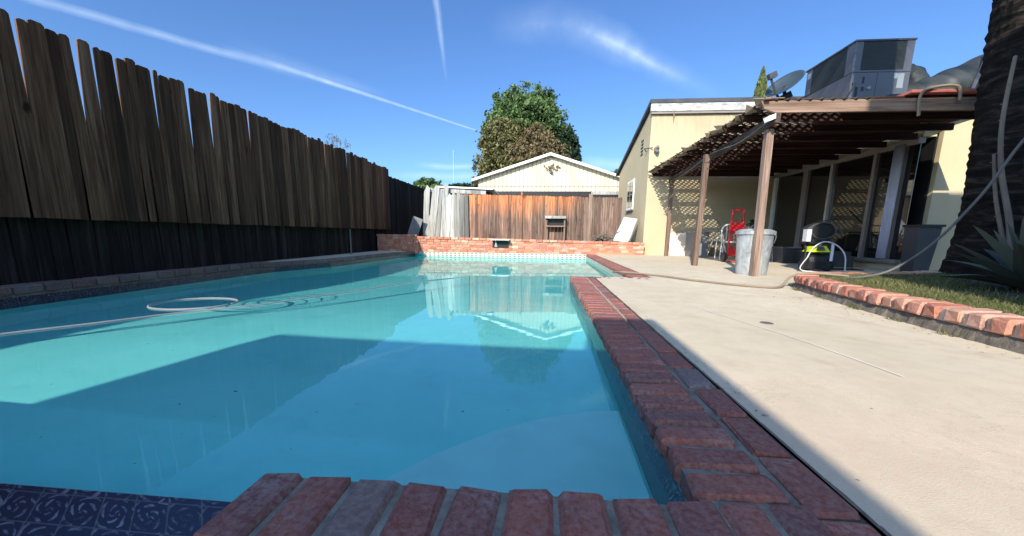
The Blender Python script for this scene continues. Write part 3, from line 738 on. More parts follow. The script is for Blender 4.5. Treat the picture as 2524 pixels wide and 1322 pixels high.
# ---------------------------------------------------------------- houses
def house():
    t = thing('house', (4.5, 11.5, 0), 'yellow stucco house wing with sloping dark roof edge and worn white fascia', 'house')
    w = MB(); X0, X1, Y0, Y1 = 2.87, 6.42, 11.4, 15.8
    w.prism([(X0, Y0, -.02), (X0, Y1, -.02), (X0, Y1, 3.0), (X0, Y0, 4.12)], (X1 - X0 + 3, 0, 0)); w.build('wall', M['stucco'], t)
    r = MB(); r.prism([(X0 - .09, Y0 - .12, 4.19), (X0 - .09, Y1 + .3, 2.96), (X0 - .09, Y1 + .3, 3.06), (X0 - .09, Y0 - .12, 4.29)], (X1 - X0 + 3.1, 0, 0)); r.build('roof', M['roofing'], t)
    f = MB(); f.bb(X0 - .06, X1 + .5, Y0 - .1, Y0 - .02, 3.98, 4.21); f.build('fascia', M['worn_white'], t)
    g = MB(); g.bb(X0 - .04, X1 + .5, Y0 - .08, Y0 - .003, 3.92, 3.975); g.build('soffit_board', M['frame'], t)
    wn = MB(); wn.bb(X0 - .03, X0 + .02, 13.0, 13.95, 1.45, 2.42); wf = wn.build('window', M['white'], t)
    wn = MB(); wn.bb(X0 - .037, X0 + .02, 13.07, 13.88, 1.53, 2.36); wn.build('pane', M['glass'], wf)
    wn = MB(); wn.bb(X0 - .042, X0, 13.45, 13.49, 1.53, 2.36); wn.bb(X0 - .042, X0, 13.07, 13.88, 1.92, 1.95); wn.build('muntins', M['frame'], wf)
    wn = MB(); wn.bb(X0 - .06, X0 + .02, 12.95, 14.0, 1.40, 1.445); wn.build('sill', M['frame'], wf)
    v = MB()
    for k in range(5): v.bb(X0 - .012, X0 + .01, 12.15, 12.4, 3.0 + k * .1, 3.045 + k * .1)
    v.build('gable_vent', M['black'], t)
    # floodlight pair on the corner
    l = thing('floodlight', (X0, 11.9, 2.9), 'twin floodlight on a bracket at the yellow house corner', 'lamp')
    a = MB(); a.tube([(X0, 11.75, 3.0), (X0 - .1, 11.6, 3.05), (X0 + .06, 11.32, 3.02)], .014, 6); a.build('bracket', M['dgrey'], l)
    for dx, dz in ((.12, .08), (.16, -.1)):
        a = MB(); a.lathe([(.02, 0), (.035, .03), (.06, .12), (.055, .13)], 14, (X0 + .1, 11.3, 2.98), Matrix.Rotation(1.2 if dz > 0 else 2.2, 3, 'Y')); a.build('lamp_head', M['hose'], l)
    p = MB(); p.tube([(3.45, 11.34, 4.1), (3.45, 11.34, 3.95), (3.46, 11.36, 3.8), (3.47, 11.38, 3.7)], [.03, .03, .012, .008], 8)
    p.build('wire_bracket', M['hose_tan'], t)
    # --- main house with the sliding doors
    t = thing('house', (6.4, 9, 0), 'patio side of the house with sliding glass doors under the pergola', 'house')
    XS = 6.3
    w = MB(); w.bb(XS, XS + 5, 7.2, 11.39, -.02, .16); w.bb(XS, XS + 5, 7.2, 11.39, 2.27, 2.75); w.bb(XS + .25, XS + 5, 7.2, 11.39, .16, 2.32)
    w.build('wall', M['stucco2'], t)
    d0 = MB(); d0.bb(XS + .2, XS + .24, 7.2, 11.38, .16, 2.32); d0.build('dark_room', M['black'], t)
    fr = MB()
    fr.bb(XS - .05, XS + .06, 7.22, 11.36, 2.17, 2.268); fr.bb(XS - .08, XS + .10, 7.22, 11.36, .12, .19)
    fr.build('door_frame', M['frame'], t)
    for y, w_, m in ((11.2, .12, 'white'), (9.98, .17, 'frame'), (9.15, .07, 'alu'), (8.05, .07, 'frame'), (7.5, .12, 'frame')):
        a = MB(); a.bb(XS - .045, XS + .055, y - w_ / 2, y + w_ / 2, .19, 2.17); a.build('jamb', M[m], t)
    for y0, y1 in ((10.07, 11.14), (9.19, 9.89), (8.09, 9.11), (7.56, 8.01), (7.24, 7.44)):
        a = MB(); a.bb(XS + .01, XS + .02, y0, y1, .19, 2.17); a.build('glass_pane', M['glass'], t)
    # camera-facing wing
    w = MB(); w.prism([(6.53, 7.12, -.02), (11.4, 7.12, -.02), (11.4, 7.12, 2.6), (8.6, 7.12, 2.6), (8.6, 7.12, 3.36), (6.53, 7.12, 2.62)], (0, .08, 0)); w.build('side_wall', M['stucco2'], t)
    e = MB(); e.prism([(5.80, 6.75, 2.40), (8.6, 6.75, 3.38), (8.6, 6.75, 3.44), (5.80, 6.75, 2.455)], (0, .5, 0)); e.build('eave', M['worn_white'], t)
    e = MB(); e.prism([(5.76, 6.74, 2.46), (8.6, 6.74, 3.445), (8.6, 6.74, 3.49), (5.76, 6.74, 2.50)], (0, .6, 0)); e.build('roof_edge', M['roofing'], t)
    e = MB(); e.bb(5.82, 5.9, 6.72, 6.745, 2.30, 2.44); e.build('downspout', M['white'], t)
    rf = MB(); rf.bb(5.75, 11.5, 7.3, 11.28, 2.78, 2.98); rf.build('roof', M['roofing'], t)
    # curtain inside, hanging folds
    c = MB(); V = []; F = []
    for i in range(25):
        y = 7.44 + i * .0075; x = XS - .07 + .02 * math.sin(i * 1.3)
        V += [(x, y, .2), (x, y, 2.2)]
    for i in range(24): F.append((2 * i, 2 * i + 2, 2 * i + 3, 2 * i + 1))
    c.add(V, F); o = c.build('curtain', M['curtain'], smooth=True); tag(o, 'pale lilac curtain hanging in folds beside the sliding door', 'curtain')
    md = o.modifiers.new('s', 'SOLIDIFY'); md.thickness = .006
house()

# ---------------------------------------------------------------- pergola
def pergola():
    t = thing('pergola', (4.5, 8, 0), 'old brown timber pergola with diamond lattice top over the patio', 'pergola')
    BX = 3.02; Z0 = 2.20
    for (x, y), tp in (((3.42, 10.95), (3.42, 10.95)), ((2.9, 7.52), (2.97, 7.6)), ((3.03, 5.66), (3.03, 5.72))):
        p = MB(); pr = [(-.045, -.045), (.045, -.045), (.045, .045), (-.045, .045)]
        V = [(x + a, y + b, 0) for a, b in pr] + [(tp[0] + a, tp[1] + b, 2.08 if y > 6 else 2.02) for a, b in pr]
        p.add(V, [(3, 2, 1, 0), (4, 5, 6, 7), (0, 1, 5, 4), (1, 2, 6, 5), (2, 3, 7, 6), (3, 0, 4, 7)]); p.build('post', M['timber'], t)
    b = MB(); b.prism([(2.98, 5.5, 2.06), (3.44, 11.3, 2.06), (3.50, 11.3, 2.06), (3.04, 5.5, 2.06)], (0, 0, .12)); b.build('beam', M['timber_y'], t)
    # rafters with pointed tails
    k = 0; y = 5.52
    while y < 11.3:
        sh = .46 * (y - 5.5) / 5.8 * .35
        r = MB(); x0 = 2.78 + sh
        r.prism([(x0, y, 2.335), (x0 + .05, y, 2.24), (x0 + .2, y, 2.19 if k == 0 else 2.235), (6.24, y, 2.19 if k == 0 else 2.235), (6.24, y, 2.335)], (0, .04, 0))
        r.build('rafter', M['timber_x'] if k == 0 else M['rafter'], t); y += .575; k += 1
    # lattice strips, two crossing layers, clipped to a rectangle
    la = MB()
    def strips(sgn, z, x0, x1, y0, y1, step=.098, wd=.04):
        hi = (y1 - y0) + (x1 - x0); c = -hi
        while c < hi + (y1 - y0):
            # line: y - y0 = c + sgn*(x-x0)
            pts = []
            xs = [x0, x1]
            ya, yb = c + sgn * 0 + y0, c + sgn * (x1 - x0) + y0
            xa, xb = x0, x1
            def clip(xa, ya, xb, yb):
                d = yb - ya
                t0, t1 = 0, 1
                for lim, s_ in ((y0, 1), (y1, -1)):
                    p, q = -s_ * d, s_ * (ya - lim)
                    if abs(p) < 1e-9: continue
                    r = q / p
                    if p < 0: t0 = max(t0, r)
                    else: t1 = min(t1, r)
                return (t0, t1)
            t0, t1 = clip(xa, ya, xb, yb)
            if t1 - t0 > .03:
                A = Vector((xa + (xb - xa) * t0, ya + (yb - ya) * t0, z)); B = Vector((xa + (xb - xa) * t1, ya + (yb - ya) * t1, z))
                L = (B - A).length; a = math.atan2(B.y - A.y, B.x - A.x)
                la.box((A + B) / 2, (L, wd, .009), Matrix.Rotation(a, 3, 'Z'))
            c += step * math.sqrt(2)
    strips(1, 2.342, 2.83, 4.2, 5.5, 11.32); strips(-1, 2.352, 2.83, 4.2, 5.5, 11.32)
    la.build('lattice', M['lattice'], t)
    pl = MB(); pl.bb(4.15, 6.24, 5.57, 11.3, 2.361, 2.38); pl.build('roof_sheet', M['rafter'], t)
    bt = MB(); bt.bb(2.80, 2.86, 5.45, 5.50, 2.335, 2.36)
    bt.build('batten', M['timber_x'], t)
    # frayed lattice ends curling down along the open edge
    fr = MB(); y = 5.5
    while y < 11.2:
        sh = .46 * (y - 5.5) / 5.8 * .35; x = 2.84 + sh; a = rng.uniform(.08, .2); w = rng.uniform(.14, .24); dz = rng.uniform(-.02, .10)
        fr.add([(x + .22, y, 2.368), (x, y - .02, 2.36), (x - a, y + .03, 2.33 + dz), (x - a * .5, y + w * .5, 2.29 + dz * .3), (x, y + w, 2.33), (x + .2, y + w + .05, 2.368), (x + .06, y + w * .5, 2.34)],
               [(0, 1, 6), (1, 2, 3, 6), (3, 4, 6), (4, 5, 6), (5, 0, 6)]); y += rng.uniform(.22, .36)
    o = fr.build('frayed_edge', M['tab'], t); md = o.modifiers.new('s', 'SOLIDIFY'); md.thickness = .008
    l = thing('floodlight', (2.95, 5.6, 2.12), 'small white box lamp at the top of the nearest pergola post', 'lamp')
    a = MB(); a.box((2.92, 5.52, 2.12), (.14, .07, .06), Matrix.Rotation(-.4, 3, 'Y') @ Matrix.Rotation(.3, 3, 'Z')); a.build('housing', M['white'], l)
    a = MB(); a.tube([(2.98, 5.55, 2.12), (3.02, 5.6, 2.08)], .012, 6); a.build('bracket', M['dgrey'], l)
    a = MB(); a.tube(spline([(2.95, 5.56, 2.12), (2.97, 6.4, 2.02), (3.0, 7.5, 2.07), (3.2, 9.3, 2.02), (3.4, 10.9, 2.06)], 8), .009, 6); tag(a.build('cable', M['hose']), 'thin cable sagging under the pergola edge between the posts', 'cable')
pergola()

# ---------------------------------------------------------------- roof equipment
def roof_stuff():
    t = thing('air_conditioner', (6.5, 9.3, 3.1), 'large grey rooftop air conditioner with dark coil grilles', 'air conditioner')
    x0, x1, y0, y1, z0, z1 = 5.92, 6.98, 8.5, 9.9, 3.0, 4.37; zm = 3.78
    a = MB(); a.bb(x0, x1, y0, y1, z0, zm - .008); a.build('lower_cabinet', M['ac'], t)
    a = MB(); a.bb(x0 + .01, x1 - .01, y0 + .01, y1 - .01, zm - .02, z1 - .02); a.build('core', M['ac'], t)
    for cx in (x0, x1 - .14): a = MB(); a.bb(cx, cx + .14, y0, y0 + .03, zm + .008, z1 - .03); a.build('corner_panel', M['ac'], t)
    for cy in (y0 + .03, y1 - .2): a = MB(); a.bb(x0 - .002, x0 + .02, cy, cy + .17, zm + .008, z1 - .03); a.build('corner_panel', M['ac'], t)
    a = MB(); a.bb(x0 + .141, x1 - .141, y0, y0 + .02, zm + .008, zm + .04); a.build('sill_panel', M['ac'], t)
    a = MB(); a.bb(x0 + .47, x0 + .476, y0 - .002, y0 + .01, z0 + .3, zm - .01); a.build('panel_seam', M['grille'], t)
    a = MB()
    for k in range(22): a.bb(x0 + .15, x1 - .15, y0 - .002, y0 + .001, zm + .055 + k * .022, zm + .058 + k * .022)
    a.build('grille_wires', M['dgrey'], t)
    a = MB(); a.bb(x0 - .003, x0 - .001, y1 - .17, y1 - .06, 4.15, 4.27); a.build('badge_sticker', M['label'], t)
    a = MB(); a.bb(x0 - .015, x1 + .015, y0 - .015, y1 + .015, z1 - .03, z1); a.build('top_lid', M['dgrey'], t)
    a = MB(); a.bb(x0 + .14, x1 - .14, y0 + .002, y0 + .008, zm + .04, z1 - .03); a.build('grille', M['grille'], t)
    a = MB(); a.bb(x0 + .001, x0 + .007, y0 + .2, y1 - .2, zm + .01, z1 - .03); a.build('grille', M['grille'], t)
    a = MB()
    for (u0, u1, w0, w1) in ((.78, .84, 3.66, 3.75), (.845, .96, 3.48, 3.75), (.80, .93, 3.25, 3.36)): a.bb(x0 + u0, x0 + u1, y0 - .004, y0 - .001, w0, w1)
    a.build('sticker', M['label'], t)
    a = MB()
    for k in range(3):
        for q in range(4): a.bb(x0 + .815 + q * .028, x0 + .835 + q * .028, y0 - .0065, y0 - .0045, 3.263 + k * .03, 3.281 + k * .03)
    a.build('sticker_print', M['dgrey'], t)
    a = MB(); a.bb(x0 + .1, x0 + .15, y0 - .004, y0 + .01, 3.32, 3.52); a.bb(x0 + .21, x0 + .26, y0 - .004, y0 + .01, 3.44, 3.52); a.bb(x0 + .21, x0 + .25, y0 - .004, y0 + .01, 3.58, 3.7); a.build('louvre', M['grille'], t)
    a = MB(); a.lathe([(.0, 0), (.035, .0), (.03, .03), (.0, .035)], 14, (x0 + .34, y0 - .001, 3.49), Matrix.Rotation(math.pi / 2, 3, 'X')); a.build('gauge', M['label'], t)
    a = MB(); a.tube(spline([(5.6, 8.3, 3.0), (5.78, 8.4, 3.25), (5.95, 8.46, 3.5), (5.96, 8.49, 3.6)], 6), .014, 6); a.build('conduit', M['grille'], t)
    # ducts
    t = thing('air_duct', (8, 9, 3.2), 'fat wrapped grey air duct bending across the roof', 'duct')
    a = MB(); pts = spline([(6.9, 9.3, 3.86), (7.25, 9.25, 3.95), (7.5, 9.1, 3.85), (7.55, 9.0, 3.5)], 8)
    a.tube(pts, [.24 + .012 * math.sin(i * 2.1) for i in range(len(pts))], 20); a.build('elbow', M['duct'], t, smooth=True)
    a = MB(); pts = spline([(6.95, 9.0, 3.3), (7.4, 8.9, 3.36), (8.0, 8.8, 3.55), (8.8, 8.6, 3.85), (9.8, 8.5, 4.15)], 8)
    a.tube(pts, [.30 + .015 * math.sin(i * 1.3) + .0045 * i for i in range(len(pts))], 20); a.build('trunk_duct', M['duct'], t, smooth=True)
    a = MB(); a.tube([(8.0, 8.4, 3.2), (8.18, 8.38, 4.1)], .03, 6); a.build('strap', M['ac'], t)
    # dish
    t = thing('satellite_dish', (3.9, 6.9, 2.5), 'tilted blue-grey satellite dish above the pergola corner', 'satellite dish')
    c = Vector((3.88, 7.0, 3.04)); dv = Vector((.46, .84, .3)).normalized(); lx = Vector((.86, 0, .5)); lx = (lx - dv * lx.dot(dv)).normalized(); u_ = Vector((-.5, 0, .86)); u_ = (u_ - dv * u_.dot(dv)).normalized()
    nz_ = (-dv * .45 + u_ * .893).normalized(); lx = (lx - nz_ * lx.dot(nz_)).normalized(); ly = nz_.cross(lx); Mx = Matrix((lx, ly, nz_)).transposed()
    prof = [(.0, 0.), (.10, .006), (.20, .026), (.28, .055), (.315, .073)]; a = MB(); V = []; F = []
    for i, (r_, z) in enumerate(prof):
        for j in range(32): q = 2 * math.pi * j / 32; V.append(c + Mx @ Vector((r_ * .9 * math.cos(q), r_ * math.sin(q) * .78, z - .03)))
    for i in range(4):
        for j in range(32): F.append((i * 32 + j, i * 32 + (j + 1) % 32, (i + 1) * 32 + (j + 1) % 32, (i + 1) * 32 + j))
    a.add(V, F); o = a.build('reflector', M['dish'], t, smooth=True); md = o.modifiers.new('s', 'SOLIDIFY'); md.thickness = .012
    a = MB(); a.tube([(3.86, 7.02, 2.80), (3.72, 6.95, 2.90), (3.58, 6.9, 3.13)], .018, 6); a.box((3.60, 6.9, 3.16), (.12, .08, .085), Matrix.Rotation(-.4, 3, 'Y')); a.build('feed_arm', M['dgrey'], t)
    a = MB(); a.tube([(3.95, 7.05, 2.38), (3.93, 7.05, 2.86)], .024, 8); a.box((3.92, 7.04, 2.88), (.16, .10, .1), Matrix.Rotation(-.5, 3, 'Y')); a.tube([(3.95, 7.05, 2.74), (4.3, 7.05, 2.92)], .012, 6); a.tube([(3.92, 7.05, 2.9), (3.88, 7.03, 3.0)], .03, 6); a.build('mount', M['grille'], t)
    # cable over the beam
    a = MB(); a.tube(spline([(4.66, 5.45, 2.10), (4.62, 5.42, 2.35), (4.8, 5.45, 2.44), (5.05, 5.45, 2.44), (5.1, 5.45, 2.28)], 8), .018, 6); tag(a.build('cable', M['hose_tan']), 'tan cable looped over the right end of the pergola beam', 'cable')
    a = MB(); a.bb(4.55, 5.6, 5.47, 5.9, 2.385, 2.42); tag(a.build('roof_flashing', M['roof_red']), 'red painted flashing strip on the right end of the pergola', 'flashing')
roof_stuff()

# ---------------------------------------------------------------- patio objects
def patio():
    def can(cx, cy):
        t = thing('trash_can', (cx, cy, 0), 'ribbed galvanised steel trash can behind the nearest pergola post', 'trash can')
        rib = lambda a, z: 1 + .018 * (1 if math.sin(a * 16) > 0 else -1) * (1 if .08 < z < .55 else 0)
        a = MB(); a.lathe([(.20, .0), (.205, .03), (.21, .08), (.235, .55), (.24, .58), (.24, .6)], 128, (cx, cy, 0), wob=rib); a.build('body', M['galv'], t)
        a = MB(); a.lathe([(.255, .6), (.262, .60), (.262, .645), (.25, .65), (.2, .675), (.03, .69)], 48, (cx, cy, 0)); a.build('lid', M['galv'], t)
        a = MB(); a.tube(spline([(cx - .06, cy, .68), (cx - .05, cy, .73), (cx + .05, cy, .73), (cx + .06, cy, .68)], 5), .01, 6); a.build('handle', M['galv'], t)
    can(3.12, 5.93)
    a = MB()
    for k in range(120):
        c = Vector((3.14 + rng.gauss(0, .04), 6.05 + rng.gauss(0, .03), .72 + rng.uniform(0, .09))); d = Vector((rng.gauss(0, 1), rng.gauss(0, 1), rng.gauss(.2, 1))).normalized() * .025; e = d.cross(Vector((0, 0, 1))).normalized() * .018
        a.add([c - d - e, c + d - e, c + d + e, c - d + e], [(0, 1, 2, 3)])
    tag(a.build('dark_plant', M['leaf_dark']), 'small dark bushy plant showing above the trash can lid', 'plant')
    # wall panel
    a = MB(); a.bb(3.58, 4.22, 11.30, 11.36, .0, .66); tag(a.build('wall_panel', M['board']), 'pinkish speckled panel leaning on the yellow wall by the post', 'panel')
    a = MB(); a.bb(4.02, 4.30, 10.35, 11.2, .0, .68); c = a.build('cabinet', M['dboard']); tag(c, 'dark grey low cabinet against the yellow wall behind middle post', 'cabinet')
    a = MB(); a.bb(4.06, 4.13, 10.33, 10.345, .06, .38); a.build('door_strip', M['white'], c)
    # round-backed white wire chair
    def chair(x, y, lab, rz):
        t = thing('patio_chair', (x, y, 0), lab, 'chair', 'white metal patio chairs'); ca, sa = math.cos(rz), math.sin(rz)
        P = lambda u, v, z: (x + u * ca - v * sa, y + u * sa + v * ca, z)
        for u in (-.22, .22):
            a = MB(); a.tube([P(u, -.22, 0), P(u * .95, -.18, .43)], .013, 8); a.build('leg', M['white'], t)
            a = MB(); a.tube([P(u, .24, 0), P(u * .95, .18, .43)], .013, 8); a.build('leg', M['white'], t)
            a = MB(); a.tube(spline([P(u, -.2, .43), P(u * 1.1, -.2, .62), P(u * 1.1, .1, .64), P(u, .24, .6)], 6), .012, 8); a.build('armrest', M['white'], t)
        a = MB(); a.box(P(0, 0, .44), (.46, .42, .02), rz=rz); a.build('seat', M['white'], t)
        a = MB(); a.tube(spline([P(-.21, .19, .44), P(-.21, .27, .78), P(0, .3, .86), P(.21, .27, .78), P(.21, .19, .44)], 8), .014, 8)
        for q in (-.12, -.04, .04, .12): a.tube([P(q, .2, .45), P(q, .285, .82)], .006, 6)
        a.build('backrest', M['white'], t)
    chair(4.55, 9.6, 'white metal chair standing between the two rear pergola posts', 2.6)
    chair(5.0, 9.3, 'white metal chair half hidden beside the red hand truck', .4)
    # small round table
    t = thing('patio_table', (4.45, 10.2, 0), 'small round table with dark top by the yellow wall', 'table')
    a = MB(); a.lathe([(.0, .70), (.36, .70), (.37, .715), (.36, .73), (.0, .73)], 40, (4.5, 10.3, 0)); a.build('tabletop', M['dboard'], t)
    for q in range(3):
        a = MB(); an = q * 2.1; a.tube([(4.5 + .28 * math.cos(an), 10.3 + .28 * math.sin(an), 0), (4.5 + .08 * math.cos(an), 10.3 + .08 * math.sin(an), .7)], .013, 8); a.build('leg', M['white'], t)
    # red hand truck
    t = thing('hand_truck', (5.2, 8.9, 0), 'bright red hand truck standing upright behind the trash can', 'hand truck')
    X, Yy = 4.20, 8.75
    a = MB()
    a.tube(spline([(X - .13, Yy, .08), (X - .13, Yy, .7), (X - .12, Yy, 1.08), (X - .09, Yy, 1.14), (X + .09, Yy, 1.14), (X + .12, Yy, 1.08), (X + .13, Yy, .7), (X + .13, Yy, .08)], 6), .02, 8)
    a.build('frame', M['red'], t)
    a = MB(); a.bb(X - .15, X + .15, Yy - .04, Yy - .02, .62, .86); a.build('plate', M['red'], t); a = MB(); a.bb(X - .12, X + .12, Yy - .03, Yy - .012, .15, .3); a.build('plate', M['red'], t)
    for z in (.36, .5, .92):
        a = MB(); a.tube([(X - .13, Yy, z), (X + .13, Yy, z)], .012, 6); a.build('crossbar', M['red'], t)
    a = MB(); a.bb(X - .16, X + .16, Yy - .2, Yy, .02, .035); a.build('toe_plate', M['red'], t)
    for s_ in (-.18, .18):
        a = MB(); a.lathe([(.0, -.025), (.09, -.025), (.11, -.015), (.11, .015), (.09, .025), (.0, .025)], 20, (X + s_, Yy + .06, .11), Matrix.Rotation(math.pi / 2, 3, 'Y')); a.build('wheel', M['black'], t)
    # grey storage bins by the slider
    for (x0, x1, y0, y1, h, lab) in ((5.2, 5.55, 8.7, 9.1, .32, 'grey plastic storage bin nearest the trash can'), (5.5, 5.95, 8.4, 8.8, .26, 'grey plastic storage bin below the leaning broom')):
        t = thing('storage_bin', (x0, y0, 0), lab, 'storage bin', 'grey storage bins')
        a = MB(); V = [(x0 + .03, y0 + .03, 0), (x1 - .03, y0 + .03, 0), (x1 - .03, y1 - .03, 0), (x0 + .03, y1 - .03, 0), (x0, y0, h), (x1, y0, h), (x1, y1, h), (x0, y1, h)]
        a.add(V, [(3, 2, 1, 0), (4, 5, 6, 7), (0, 1, 5, 4), (1, 2, 6, 5), (2, 3, 7, 6), (3, 0, 4, 7)]); a.build('body', M['dgrey'], t)
        a = MB(); a.bb(x0 - .02, x1 + .02, y0 - .02, y1 + .02, h + .001, h + .035); a.build('lid', M['ac'], t)
    a = MB(); a.bb(5.55, 5.95, 7.75, 8.2, .0, .22); a.bb(5.6, 5.92, 7.8, 8.15, .22, .30); tag(a.build('tool_case', M['dgrey']), 'black tool case on the patio floor beside the pressure washer', 'case')
    t = thing('broom', (5.6, 8.5, 0), 'broom with long thin handle leaning on the door jamb', 'broom')
    a = MB(); a.tube([(5.45, 8.2, .1), (6.15, 8.75, 1.15)], .013, 8); a.build('handle', M['hose'], t)
    a = MB(); a.box((5.43, 8.18, .09), (.3, .06, .18), rz=.5); a.build('bristles', M['dboard'], t)
    # black bin at the corner
    t = thing('wheelie_bin', (6.1, 7.0, 0), 'tall black bin standing at the cream wall corner', 'bin')
    a = MB(); x0, x1, y0, y1, h = 6.13, 6.47, 6.78, 7.05, .76
    V = [(x0 + .05, y0 + .04, 0), (x1 - .05, y0 + .04, 0), (x1 - .05, y1, 0), (x0 + .05, y1, 0), (x0, y0, h), (x1, y0, h), (x1, y1, h), (x0, y1, h)]
    a.add(V, [(3, 2, 1, 0), (4, 5, 6, 7), (0, 1, 5, 4), (1, 2, 6, 5), (2, 3, 7, 6), (3, 0, 4, 7)]); a.build('body', M['dgrey'], t)
    a = MB(); a.bb(x0 - .02, x1 + .02, y0 - .03, y1 + .02, h + .001, h + .04); a.build('lid', M['black'], t)
    a = MB(); a.bb(4.9, 5.6, 7.05, 7.3, .001, .02); tag(a.build('door_mat', M['black']), 'dark rubber mat lying on the patio before the sliding door', 'mat')
    # pressure washer
    t = thing('pressure_washer', (4.55, 6.75, 0), 'black and lime green pressure washer with coiled hose on the patio', 'pressure washer')
    X, Yy = 4.52, 6.75
    for s_ in (-.04, .30):
        a = MB(); a.lathe([(.0, -.035), (.1, -.035), (.13, -.025), (.13, .025), (.1, .035), (.0, .035)], 28, (X + s_ + .02, Yy + .1, .13), Matrix.Rotation(math.pi / 2, 3, 'Y')); w_ = a.build('wheel', M['black'], t)
        a = MB(); a.lathe([(.0, -.04), (.05, -.04), (.05, .04), (.0, .04)], 16, (X + s_ + .02, Yy + .1, .13), Matrix.Rotation(math.pi / 2, 3, 'Y')); a.build('hub', M['dgrey'], w_)
    a = MB(); a.tube(spline([(X - .24, Yy - .15, .02), (X - .2, Yy - .1, .1), (X - .12, Yy, .34), (X - .13, Yy + .1, .62), (X - .1, Yy + .12, .74), (X + .1, Yy + .12, .80), (X + .26, Yy + .12, .72), (X + .27, Yy + .1, .4), (X + .26, Yy, .1)], 7), .018, 8); a.build('frame', M['black'], t)
    a = MB(); a.lathe([(.0, -.16), (.11, -.16), (.13, -.1), (.13, .1), (.11, .16), (.0, .16)], 20, (X + .05, Yy, .17), Matrix.Rotation(math.pi / 2, 3, 'Y')); a.box((X + .05, Yy, .10), (.36, .24, .12)); a.build('motor', M['black'], t)
    a = MB(); V = [(X - .13, Yy - .15, .33), (X + .17, Yy - .15, .33), (X + .17, Yy + .08, .33), (X - .13, Yy + .08, .33), (X - .07, Yy - .12, .42), (X + .11, Yy - .12, .43), (X + .11, Yy + .06, .43), (X - .07, Yy + .06, .42)]
    a.add(V, [(3, 2, 1, 0), (4, 5, 6, 7), (0, 1, 5, 4), (1, 2, 6, 5), (2, 3, 7, 6), (3, 0, 4, 7)]); a.build('cover', M['lime'], t)
    a = MB(); a.prism([(X - .06, Yy - .156, .36), (X + .08, Yy - .156, .36), (X + .06, Yy - .13, .42), (X - .03, Yy - .13, .42)], (0, -.006, 0)); a.build('badge_panel', M['dgrey'], t)
    a = MB(); a.lathe([(.0, -.06), (.20, -.06), (.20, -.045), (.13, -.04), (.13, .04), (.20, .045), (.20, .06), (.0, .06)], 32, (X + .08, Yy + .03, .68), Matrix.Rotation(math.pi / 2, 3, 'X') @ Matrix.Diagonal((1, .72, 1))); a.build('hose_reel', M['black'], t)
    a = MB(); a.bb(X - .15, X + .22, Yy - .02, Yy + .12, .46, .54); a.bb(X + .18, X + .23, Yy - .05, Yy + .1, .1, .6); a.build('chassis', M['black'], t)
    a = MB()
    for k in range(6):
        r_ = .19 + .010 * (k % 3); zc = .68
        a.tube([(X + .08 + r_ * math.cos(q), Yy - .05 + .022 * k + .01 * math.sin(3 * q + k), zc + .70 * r_ * math.sin(q) - .008 * k) for q in np.linspace(0, 2 * math.pi, 32)], .011, 6)
    a.tube(spline([(X + .0, Yy - .03, .84), (X + .25, Yy - .05, .82), (X + .36, Yy - .08, .62)], 8), .008, 6); a.build('coiled_hose', M['dgrey'], t)
    a = MB(); a.tube(spline([(X - .2, Yy - .18, .24), (X - .14, Yy - .2, .4), (X + .02, Yy - .2, .5), (X + .22, Yy - .2, .44), (X + .36, Yy - .2, .28), (X + .38, Yy - .22, .02)], 8), [.010] * 41, 8); a.build('white_hose', M['sheet'], t)
    a = MB(); a.tube(spline([(X - .2, Yy - .18, .24), (X - .3, Yy - .2, .05), (X - .1, Yy - .25, .012), (X + .3, Yy - .3, .012), (X + .42, Yy - .22, .02)], 8), .008, 6); a.build('floor_hose', M['sheet'], t)
    a = MB(); a.bb(X - .19, X - .12, Yy - .08, Yy + .02, .50, .70); a.build('bottle', M['sheet'], t)
    a = MB(); a.tube([(X + .20, Yy - .14, .18), (X + .21, Yy - .12, .46)], .022, 8); a.build('wand_holder', M['curtain'], t)
patio()

